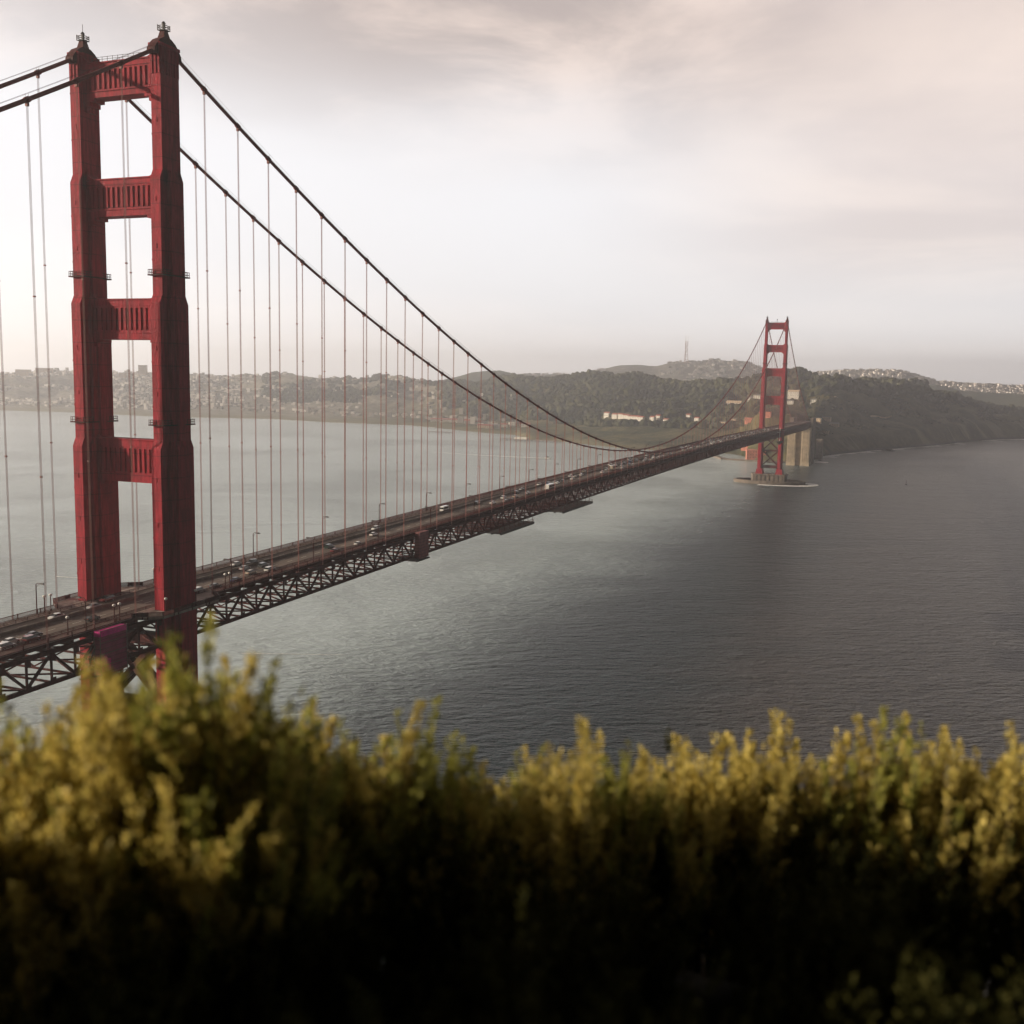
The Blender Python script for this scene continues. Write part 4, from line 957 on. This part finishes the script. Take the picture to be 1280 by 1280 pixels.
HA = [(-280, 2586, 40, 16), (-209, 2429, 22, 10), (-191, 2387, 16, 8), (-101, 2360, 26, 12), (-100, 2297, 14, 7), (-61, 2409, 14, 7), (-49, 2309, 14, 7)]
HL = ['large white hall in the trees seen between the two far cables', 'white hall beside the far tower city side leg, larger of two', 'small white hall beside the far tower city side leg', 'white hall with pale roof just past the far tower ocean leg', 'small white house below the hall past the far tower', 'small white house high on the wooded slope by the falling cable', 'small white house low on the slope by the falling cable']
for i, (x, y, w_, h_) in enumerate(HA):
    building('hall', 'hall', x, y, ground(x, y), w_, w_*.6, h_, -.1, M_bwhite, M_tan if i in (0, 3) else M_roofg, HL[i], 'halls among the headland trees', True, 2)
PZ = [(-266, 2247, 34), (-240, 2235, 22), (-206, 2243, 40), (-137, 1961, 24), (-98, 1857, 14), (-102, 1969, 30), (-79, 1882, 16), (-59, 1905, 26), (-45, 1950, 22), (-84, 1811, 18), (-118, 1814, 22), (-19, 2085, 20), (-12, 2212, 24), (3, 2068, 14), (10, 2185, 20)]
for i, (x, y, w_) in enumerate(PZ):
    red = 3 <= i <= 10
    building('plaza_building', 'building', x, y, ground(x, y), w_, 9, 6 if not red else 7, -.15, M_brick if red else M_tan, M_rooft if red else M_roofg,
             ('red brick plaza building, %s of the cluster behind the far tower' % ORD[i-3]) if red else ('tan low building, %s along the road on the headland' % ORD[i if i < 3 else i-8]), 'low buildings round the bridge plaza', i % 2 == 0, 1)
fort = building('brick_fort', 'fort', -88, 1725, ground(-88, 1725)*0+2.5, 34, 40, 15, .2, M_brick, M_brick, 'sunlit square brick fort at the water below the bridge end', None, False, 3)
for i, (x0, y0, x1, y1) in enumerate([(-5, 2330, 40, 2400), (70, 2430, 118, 2480)]):
    m = MB(); pts = [(x0+(x1-x0)*k/8, y0+(y1-y0)*k/8) for k in range(9)]
    for a, b in zip(pts[:-1], pts[1:]): m.bar((*a, ground(*a)+1), (*b, ground(*b)+1), 1.2, 4)
    tag(m.build('retaining_wall', M_tan), 'pale retaining wall high on the bluff, %s' % ('nearer the bridge' if i == 0 else 'farther from the bridge'), 'wall', 'pale walls on the bluff')
# two wharves
for i, (a, b, w_, lab) in enumerate([((-700, 1985), (-560, 1960), 13, 'long dark wharf standing off the bay beach'), ((-955, 2130), (-890, 2128), 7, 'short thin jetty off the bay beach, left of the long wharf')]):
    t = empty('wharf', (*a, 0)); tag(t, lab, 'wharf'); d = Vector((b[0]-a[0], b[1]-a[1], 0)); n = int(d.length/9)
    m = MB(); m.bar((0, 0, 3.4), (d.x, d.y, 3.4), w_, .9); m.build('planking', M_conc, t)
    m = MB()
    for k in range(n+1):
        p = d*(k/n); q = d.normalized().cross(Vector((0, 0, 1)))*(w_*.42)
        for s in (-1, 1): m.tube([p+q*s+Vector((0, 0, -3)), p+q*s+Vector((0, 0, 3.0))], .45, 6)
    m.build('piles', M_dark, t)
    if i == 0:
        m = MB(); m.box(40, 70, -22, -14, 3.9, 8.5); m.build('shed', M_bwhite, t)
# sea wall below the fort and rocks off the bluff
m = MB(); pts = [(-260, 1838), (-185, 1790), (-140, 1690), (-60, 1668), (-10, 1690)]
for a, b in zip(pts[:-1], pts[1:]): m.bar((*a, 0), (*b, 0), 10, 5)
tag(m.build('sea_wall', M_conc), 'grey stone sea wall at the foot of the brick fort', 'sea wall')
def rock(x, y, r, lab):
    bm = bmesh.new(); bmesh.ops.create_icosphere(bm, subdivisions=3, radius=1); rd = random.Random(int(x*7+y))
    ph = [rd.uniform(0, 6) for _ in range(4)]
    for v in bm.verts:
        k = 1+.25*math.sin(3*v.co.x+ph[0])*math.cos(4*v.co.y+ph[1])+.14*math.sin(9*v.co.z+ph[2]+5*v.co.x)+rd.uniform(-.05, .05); v.co = Vector((v.co.x*r*1.5*k, v.co.y*r*k, v.co.z*r*.6*k))
    me = bpy.data.meshes.new('sea_rock'); bm.to_mesh(me); bm.free(); me.materials.append(M_dark)
    o = bpy.data.objects.new('sea_rock', me); col.objects.link(o); o.location = (x, y, .3); tag(o, lab, 'rock', 'dark rocks off the bluff')
for (x, y, r, lab) in [(96, 2168, 4, 'small dark rock in the surf below the bluff, nearest the bridge'), (104, 2190, 6, 'dark rock in the surf, second from the bridge'), (110, 2180, 7.5, 'dark double-humped rock in the surf, third from the bridge'),
                       (128, 2160, 8, 'large dark rock standing clear of the surf below the bluff'), (185, 2420, 9, 'flat dark rock farther along the bluff shore'), (166, 2460, 6, 'small dark rock farther along the bluff close to shore')]: rock(x, y, r, lab)
# skyline blocks in the left haze and the lattice mast on the hill
for i, (u, d, h_, w_, lab) in enumerate([(158, 4900, 30, 26, 'hazy slab block seen through the near portal, lower of two'), (183, 4950, 48, 34, 'hazy tall slab block seen through the near portal'), (36, 4950, 28, 60, 'hazy broad block at the crest of the left skyline'), (62, 5000, 22, 70, 'hazy wide block right of the crest on the left skyline'), (10, 4900, 20, 40, 'hazy low block at the left edge of the skyline')]):
    be = bear_of(u); x, y = CAM.x+d*math.sin(be), CAM.y+d*math.cos(be)
    building('apartment_block', 'apartment block', x, y, ground(x, y), w_, 20, h_, .35, M_tan, M_roofg, lab, 'hazy blocks on the left skyline', False, 5)
sx_, sy_ = -1141, 5867; sz = ground(sx_, sy_, bvh(he))
t = empty('broadcast_mast', (sx_, sy_, sz)); tag(t, 'tall hazy three-legged lattice mast on the far hill', 'mast')
m = MB()
tri = [(math.cos(a)*1, math.sin(a)*1) for a in (0, 2.094, 4.189)]
def rad(z): return 15-8*min(1, z/75)+max(0, (z-75))*.045
lv = [-4, 22, 48, 75, 100, 122]
for a, b in zip(lv[:-1], lv[1:]):
    for k in range(3):
        p, q = tri[k], tri[(k+1) % 3]
        m.bar((p[0]*rad(a), p[1]*rad(a), a), (p[0]*rad(b), p[1]*rad(b), b), 2.0)
        m.bar((p[0]*rad(b), p[1]*rad(b), b), (q[0]*rad(b), q[1]*rad(b), b), 1.8)
        m.bar((p[0]*rad(a), p[1]*rad(a), a), (q[0]*rad(b), q[1]*rad(b), b), .8)
m.build('lattice', mat('mast_paint', (.35, .2, .17), .7), t)
m = MB()
for k in range(3): p = tri[k]; m.tube([(p[0]*rad(122), p[1]*rad(122), 122), (p[0]*rad(122), p[1]*rad(122), 158)], [1.1, .5], 6)
m.build('antenna', M_white, t)

ring = [(54*math.cos(a), 1280+30*math.sin(a)) for a in np.linspace(math.pi*1.42, math.pi*2.2, 18)]
tag(strip('surf', ring[::-1], -1, 2.4, M_foam, .3), 'pale water swirling against the pier fender', None, None, 'stuff')
# boats, wakes, buoy
def boat(x, y, rz, L_, lab):
    t = empty('motor_boat', (x, y, 0), None, rz); tag(t, lab, 'boat')
    m = MB(); m.prism([(-L_/2, -L_*.14), (L_*.25, -L_*.14), (L_/2, 0), (L_*.25, L_*.14), (-L_/2, L_*.14)], 'z', -.5, L_*.12); m.build('hull', M_white, t)
    m = MB(); m.frustum(-L_*.25, L_*.12, -L_*.1, L_*.1, L_*.12, -L_*.2, L_*.05, -L_*.08, L_*.08, L_*.26); m.build('cabin', M_dark, t)
boat(-420, 1519, .03, 12, 'small motor boat drawing a long white wake beyond the bridge')
def wake(pts, w0, w1, lab):
    m = MB(); n = 60; P_ = np.array(pts, float); tt = np.linspace(0, len(pts)-1, n)
    C_ = np.stack([np.interp(tt, range(len(pts)), P_[:, i]) for i in (0, 1)], 1); V = []; F = []
    for i, c in enumerate(C_):
        d = C_[min(i+1, n-1)]-C_[max(i-1, 0)]; d /= np.hypot(*d); nn = np.array((-d[1], d[0])); ww = (w0+(w1-w0)*i/n)*(.6+.6*rng.random())
        V += [(*(c+nn*ww), .12), (*(c-nn*ww), .12)]
    F = [(2*i, 2*i+1, 2*i+3, 2*i+2) for i in range(n-1)]
    tag(npmesh('wake', V, F, M_foam), lab, None, None, 'stuff')
wake([(-428, 1519), (-550, 1515), (-656, 1534)], 2.6, .8, 'thin white wake trailing behind the motor boat')
wake([(-343, 309), (-330, 311), (-312, 314)], .9, .3, 'short pale streak on the water left of the near tower')
wake([(-110, 198), (-85, 208), (-61, 218)], .35, .15, 'thin pale streak on the water beyond the left shrubs')
t = empty('buoy', (181, 1366, 0)); tag(t, 'small dark buoy alone on the open water', 'buoy')
m = MB(); m.tube([(0, 0, -.5), (0, 0, 1.0)], 1.5, 10); m.build('float', M_dark, t)
m = MB()
for a in range(3): m.bar((1.1*math.cos(a*2.1), 1.1*math.sin(a*2.1), 1), (.25*math.cos(a*2.1), .25*math.sin(a*2.1), 5), .2)
m.box(-.4, .4, -.4, .4, 5, 5.8); m.build('cage', M_dark, t)

# ---------------------------------------------------------------- the viewer's hillside and its shrubs
def leaf_material(name, a, b_, tl=.38, sp=.2):
    m = bpy.data.materials.new(name); m.use_nodes = True; t = m.node_tree; p = t.nodes['Principled BSDF']; out = t.nodes['Material Output']
    g = N(t, 'ShaderNodeNewGeometry')
    c = mixc(t, g.outputs['Random Per Island'], a, b_)
    t.links.new(c, p.inputs['Base Color']); p.inputs['Roughness'].default_value = .65; p.inputs['Specular IOR Level'].default_value = sp
    tr = N(t, 'ShaderNodeBsdfTranslucent'); t.links.new(c, tr.inputs[0])
    mx = N(t, 'ShaderNodeMixShader'); mx.inputs[0].default_value = tl
    t.links.new(p.outputs[0], mx.inputs[1]); t.links.new(tr.outputs[0], mx.inputs[2]); t.links.new(mx.outputs[0], out.inputs[0])
    return m
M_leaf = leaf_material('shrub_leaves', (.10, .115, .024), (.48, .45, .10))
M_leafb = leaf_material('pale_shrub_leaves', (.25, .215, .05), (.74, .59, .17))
M_leaf_shade = leaf_material('shaded_brush_leaves', (.012, .014, .004), (.055, .052, .015), .25, .02)  # leaf colour darkened to stand in for shade on the lower brush
M_stem = mat('shrub_stem', (.07, .05, .032), .9)
M_soil = mat('hillside_soil', (.035, .028, .018), 1, var=.4, vscale=2)
def ground_z(dr, df):
    # dr metres to the viewer's right, df metres ahead
    z = -2.75
    if df > 4.6: z -= (df-4.6)*.95
    if df < 1.0: z += (1.0-df)*.25
    if dr < -7: z += (-7-dr)*.10
    q = math.exp(-((dr+7.2)/2.3)**2); f1 = 1/(1+math.exp((df-6.2)*2.2)); f2 = 1/(1+math.exp((df-3.0)*3))
    z += q*(2.1*f1+1.6*f2)*(1 if df > -6 else 0)     # unseen knoll added on the sun side to shade the foreground
    return z+.06*math.sin(dr*1.7)*math.cos(df*1.3)
fh = Vector((fw.x, fw.y, 0)).normalized(); rh = Vector((rt.x, rt.y, 0)).normalized()
V = []; F = []
xs = np.r_[np.linspace(-160, -14, 22), np.linspace(-12, 12, 50), np.linspace(14, 120, 18)]; ys_ = np.r_[np.linspace(-90, -6, 16), np.linspace(-5, 14, 40), np.linspace(18, 152, 30)]
for a in xs:
    for b in ys_:
        p = CAM+rh*a+fh*b; V.append((p.x, p.y, CAM.z+ground_z(a, b)))
nb = len(ys_); F = [(i*nb+j, (i+1)*nb+j, (i+1)*nb+j+1, i*nb+j+1) for i in range(len(xs)-1) for j in range(nb-1)]
tag(npmesh('hillside', V, F, M_soil, smooth=True), 'steep dark hillside under the shrubs', None, None, 'structure')

def shoots(n, spread, hmin, hmax, seed, leaf=.030, dens=1.0):
    # upright candle-like shoots, each packed with small leaves round its upper half
    r = np.random.default_rng(seed); LV = []; LF = []; st = MB()
    for k in range(n):
        rad_ = spread*math.sqrt(r.random()); th = r.uniform(0, 2*math.pi)
        base = np.array((rad_*.45*math.cos(th), rad_*.45*math.sin(th), 0.)); tip_h = (hmin+(hmax-hmin)*r.random())*(1-.42*(rad_/spread)**2)
        tip = np.array((rad_*math.cos(th), rad_*math.sin(th), tip_h))+np.r_[r.normal(0, .03, 2), 0]
        mid = np.array((rad_*.9*math.cos(th), rad_*.9*math.sin(th), tip_h*.45))+r.normal(0, .03, 3)
        B = lambda t: (1-t)**2*base+2*t*(1-t)*mid+t*t*tip
        pts = [B(t) for t in np.linspace(0, 1, 7)]
        st.tube([tuple(p) for p in pts], [.010, .009, .008, .007, .005, .004, .002], 4, False)
        axes = [(B, .42, 1.0, r.uniform(80, 130))]
        for q in range(r.integers(3, 6)):
            t0 = r.uniform(.5, .9); p0 = B(t0); dv = np.array((r.normal(0, .30), r.normal(0, .30), 1.0)); dv /= np.linalg.norm(dv); ln = r.uniform(.12, .26)
            axes.append(((lambda t, p0=p0, dv=dv, ln=ln: p0+dv*ln*t), .1, 1.0, r.uniform(35, 65)))
        for fn, ta, tb, cnt in axes:
            e = 1e-2
            for j in range(int(cnt*dens)):
                t = ta+(tb-ta)*r.random()**.8; c = fn(t); dv = fn(t+e)-fn(t); dv = dv/np.linalg.norm(dv)
                a = r.uniform(0, 2*math.pi); ou = np.array((math.cos(a), math.sin(a), 0.)); lift = .55+.9*t+r.normal(0, .2); ax = ou*.75+dv*lift; ax /= np.linalg.norm(ax)
                sd = np.cross(ax, dv+r.normal(0, .35, 3)); sd /= (np.linalg.norm(sd)+1e-6)
                L_ = leaf*r.uniform(.7, 1.3)*(1.15-.4*t); w_ = L_*.24; c = c+ou*.006; b = len(LV)
                LV += [c, c+ax*L_*.5+sd*w_, c+ax*L_, c+ax*L_*.5-sd*w_]; LF.append((b, b+1, b+2, b+3))
    return LV, LF, st
TOP = []
def shrub_proto(n, spread, hmin, hmax, seed, lm, **k):
    LV, LF, st = shoots(n, spread, hmin, hmax, seed, **k)
    t = empty('shrub'); TOP.append(max(v[2] for v in LV)); npmesh('foliage', LV, LF, lm, t); st.build('stem', M_stem, t); return t
protosS = [shrub_proto(34, .32, .70, 1.15, 101, M_leaf), shrub_proto(38, .34, .72, 1.12, 102, M_leafb), shrub_proto(46, .30, .60, 1.35, 103, M_leaf), shrub_proto(42, .40, .74, 1.10, 104, M_leafb), shrub_proto(12, .10, .80, 1.40, 105, M_leafb)]
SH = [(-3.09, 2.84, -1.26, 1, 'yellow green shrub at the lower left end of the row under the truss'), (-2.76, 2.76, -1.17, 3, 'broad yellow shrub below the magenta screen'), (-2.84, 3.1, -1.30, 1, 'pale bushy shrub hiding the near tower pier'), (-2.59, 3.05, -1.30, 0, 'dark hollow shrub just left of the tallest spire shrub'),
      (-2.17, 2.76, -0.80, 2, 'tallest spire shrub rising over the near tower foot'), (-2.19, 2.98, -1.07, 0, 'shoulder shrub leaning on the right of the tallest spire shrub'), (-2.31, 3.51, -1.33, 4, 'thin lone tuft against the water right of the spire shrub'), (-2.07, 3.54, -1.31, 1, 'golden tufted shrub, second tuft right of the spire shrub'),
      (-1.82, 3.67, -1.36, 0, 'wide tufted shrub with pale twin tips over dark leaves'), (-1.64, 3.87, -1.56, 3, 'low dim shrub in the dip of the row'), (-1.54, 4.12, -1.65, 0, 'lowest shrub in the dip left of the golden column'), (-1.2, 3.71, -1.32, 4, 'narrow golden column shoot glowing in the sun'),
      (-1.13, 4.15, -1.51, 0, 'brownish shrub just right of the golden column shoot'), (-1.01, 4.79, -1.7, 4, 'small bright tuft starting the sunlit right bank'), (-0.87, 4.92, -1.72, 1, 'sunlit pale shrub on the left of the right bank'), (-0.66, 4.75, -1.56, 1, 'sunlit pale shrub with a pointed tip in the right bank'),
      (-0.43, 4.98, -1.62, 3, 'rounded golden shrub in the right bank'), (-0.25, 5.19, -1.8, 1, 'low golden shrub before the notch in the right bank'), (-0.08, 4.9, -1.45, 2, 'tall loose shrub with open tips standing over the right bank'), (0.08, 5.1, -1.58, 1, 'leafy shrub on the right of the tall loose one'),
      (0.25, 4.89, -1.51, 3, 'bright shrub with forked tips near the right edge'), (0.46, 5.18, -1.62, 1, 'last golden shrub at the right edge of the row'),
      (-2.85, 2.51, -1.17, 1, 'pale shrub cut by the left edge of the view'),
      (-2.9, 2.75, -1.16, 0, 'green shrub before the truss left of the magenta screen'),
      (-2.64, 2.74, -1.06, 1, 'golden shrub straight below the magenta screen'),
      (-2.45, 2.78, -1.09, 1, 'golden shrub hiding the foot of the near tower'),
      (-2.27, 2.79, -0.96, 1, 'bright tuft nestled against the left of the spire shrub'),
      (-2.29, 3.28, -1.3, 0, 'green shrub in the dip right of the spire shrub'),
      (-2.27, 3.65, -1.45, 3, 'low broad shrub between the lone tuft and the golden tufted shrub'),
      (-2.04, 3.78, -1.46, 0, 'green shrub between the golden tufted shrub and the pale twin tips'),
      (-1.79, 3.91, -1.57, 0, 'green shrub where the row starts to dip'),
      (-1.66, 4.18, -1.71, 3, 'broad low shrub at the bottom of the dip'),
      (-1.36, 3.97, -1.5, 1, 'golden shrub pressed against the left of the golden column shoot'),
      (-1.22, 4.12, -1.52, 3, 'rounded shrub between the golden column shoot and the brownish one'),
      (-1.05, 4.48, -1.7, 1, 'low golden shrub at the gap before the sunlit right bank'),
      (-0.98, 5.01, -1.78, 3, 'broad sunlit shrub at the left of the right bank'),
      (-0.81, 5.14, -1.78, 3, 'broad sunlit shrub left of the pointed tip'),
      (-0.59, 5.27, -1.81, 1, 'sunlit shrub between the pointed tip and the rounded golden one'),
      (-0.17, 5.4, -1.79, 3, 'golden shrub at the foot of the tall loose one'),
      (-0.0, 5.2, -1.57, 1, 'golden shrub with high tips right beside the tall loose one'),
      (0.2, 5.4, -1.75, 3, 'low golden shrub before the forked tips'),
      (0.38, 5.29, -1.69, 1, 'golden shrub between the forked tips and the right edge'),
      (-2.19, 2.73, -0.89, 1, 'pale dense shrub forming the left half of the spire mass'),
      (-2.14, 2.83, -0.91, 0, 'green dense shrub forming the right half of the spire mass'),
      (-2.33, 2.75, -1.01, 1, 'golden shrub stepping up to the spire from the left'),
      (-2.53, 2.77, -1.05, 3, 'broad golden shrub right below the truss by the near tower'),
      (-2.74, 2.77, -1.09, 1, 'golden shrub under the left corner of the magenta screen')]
rs = random.Random(5); usedp = set()
def spot(dx, dy): # offsets from the camera in world axes -> viewer's right and ahead
    v = Vector((dx, dy, 0)); return v.dot(rh), v.dot(fh)
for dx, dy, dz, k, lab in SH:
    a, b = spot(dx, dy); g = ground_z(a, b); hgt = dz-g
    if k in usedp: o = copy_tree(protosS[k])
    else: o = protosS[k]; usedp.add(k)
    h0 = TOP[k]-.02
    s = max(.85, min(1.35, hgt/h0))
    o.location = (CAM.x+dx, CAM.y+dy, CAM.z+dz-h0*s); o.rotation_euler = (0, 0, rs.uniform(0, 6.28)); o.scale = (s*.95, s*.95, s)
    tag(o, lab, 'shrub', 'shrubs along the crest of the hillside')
# tangle of lower brush between the row and the viewer: one mass
def brush(n, seed):
    r = np.random.default_rng(seed); LV = []; LF = []
    parts = [shoots(12, .26, .55, .95, seed+i, leaf=.036, dens=.55)[:2] for i in range(4)]
    for _ in range(n):
        b = r.uniform(1.15, 4.9); a = r.uniform(-.62, .62)*b*1.0+r.uniform(-.3, .3); pv, pf = parts[r.integers(4)]
        sc = r.uniform(.8, 1.25); th = r.uniform(0, 6.28); c, q = math.cos(th), math.sin(th)
        P_ = np.array(pv); W_ = np.stack([P_[:, 0]*c-P_[:, 1]*q, P_[:, 0]*q+P_[:, 1]*c, P_[:, 2]], 1)*sc
        top = -1.12-.10*b-.28*r.random() if b < 2.6 else -1.45-.13*(b-2.6)-.25*r.random()
        p = CAM+rh*a+fh*b; W_ += np.array((p.x, p.y, CAM.z+top-.92*sc)); k = len(LV)
        LV += list(W_); LF += [tuple(i+k for i in f) for f in pf]
    return LV, LF
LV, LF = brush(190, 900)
tag(npmesh('undergrowth', LV, LF, M_leaf_shade), 'dark blurred tangle of brush filling the slope below the shrub row', None, None, 'stuff')
def brush_side(n, seed):
    r = np.random.default_rng(seed); LV = []; LF = []; pv, pf, _ = shoots(22, .34, .8, 1.2, seed, dens=.6); P_ = np.array(pv)
    for i in range(n):
        b = r.uniform(3.2, 5.2); a = (.50*b+r.uniform(.45, 3.0))*(1 if i % 3 else -1)
        if a < -4.6: continue
        p = CAM+rh*a+fh*b; k = len(LV); th = r.uniform(0, 6.28); c, q = math.cos(th), math.sin(th)
        W_ = np.stack([P_[:, 0]*c-P_[:, 1]*q, P_[:, 0]*q+P_[:, 1]*c, P_[:, 2]], 1)*r.uniform(.8, 1.0)
        LV += list(W_+np.array((p.x, p.y, CAM.z+ground_z(a, b)))); LF += [tuple(j+k for j in f) for f in pf]
    return LV, LF
LV, LF = brush_side(36, 970)
tag(npmesh('undergrowth', LV, LF, M_leafb), 'pale brush carrying the shrub row on past both ends', None, None, 'stuff')
# brush added on the knoll towards the sun, outside the left of the picture, keeps the slope in shade
def brush_blocker(n, seed):
    r = np.random.default_rng(seed); LV = []; LF = []; pv, pf, _ = shoots(26, .55, .8, 1.2, seed, leaf=.07, dens=.4)
    P_ = np.array(pv)
    for _ in range(n):
        a = r.uniform(-9.5, -5.0); b = r.uniform(-2.2, 2.0)
        sc = r.uniform(.8, 1.1); p = CAM+rh*a+fh*b; k = len(LV)
        LV += list(P_*sc+np.array((p.x, p.y, CAM.z+ground_z(a, b)))); LF += [tuple(i+k for i in f) for f in pf]
    return LV, LF
LV, LF = brush_blocker(55, 950)
tag(npmesh('undergrowth', LV, LF, M_leaf_shade), 'unseen brush added on the sunward knoll to shade the slope', None, None, 'stuff')

# ---------------------------------------------------------------- sea haze
m = MB(); m.box(-14000, 14000, -1500, 14000, -8, 430)
hz = bpy.data.materials.new('haze_air'); hz.use_nodes = True; t = hz.node_tree; t.nodes.clear()
out = N(t, 'ShaderNodeOutputMaterial'); pv = N(t, 'ShaderNodeVolumePrincipled')
pv.inputs['Color'].default_value = (.92, .925, .965, 1); pv.inputs['Density'].default_value = 0.00012; pv.inputs['Anisotropy'].default_value = 0.65
t.links.new(pv.outputs[0], out.inputs['Volume'])
tag(m.build('haze', hz), 'pale sea haze', None, None, 'stuff')
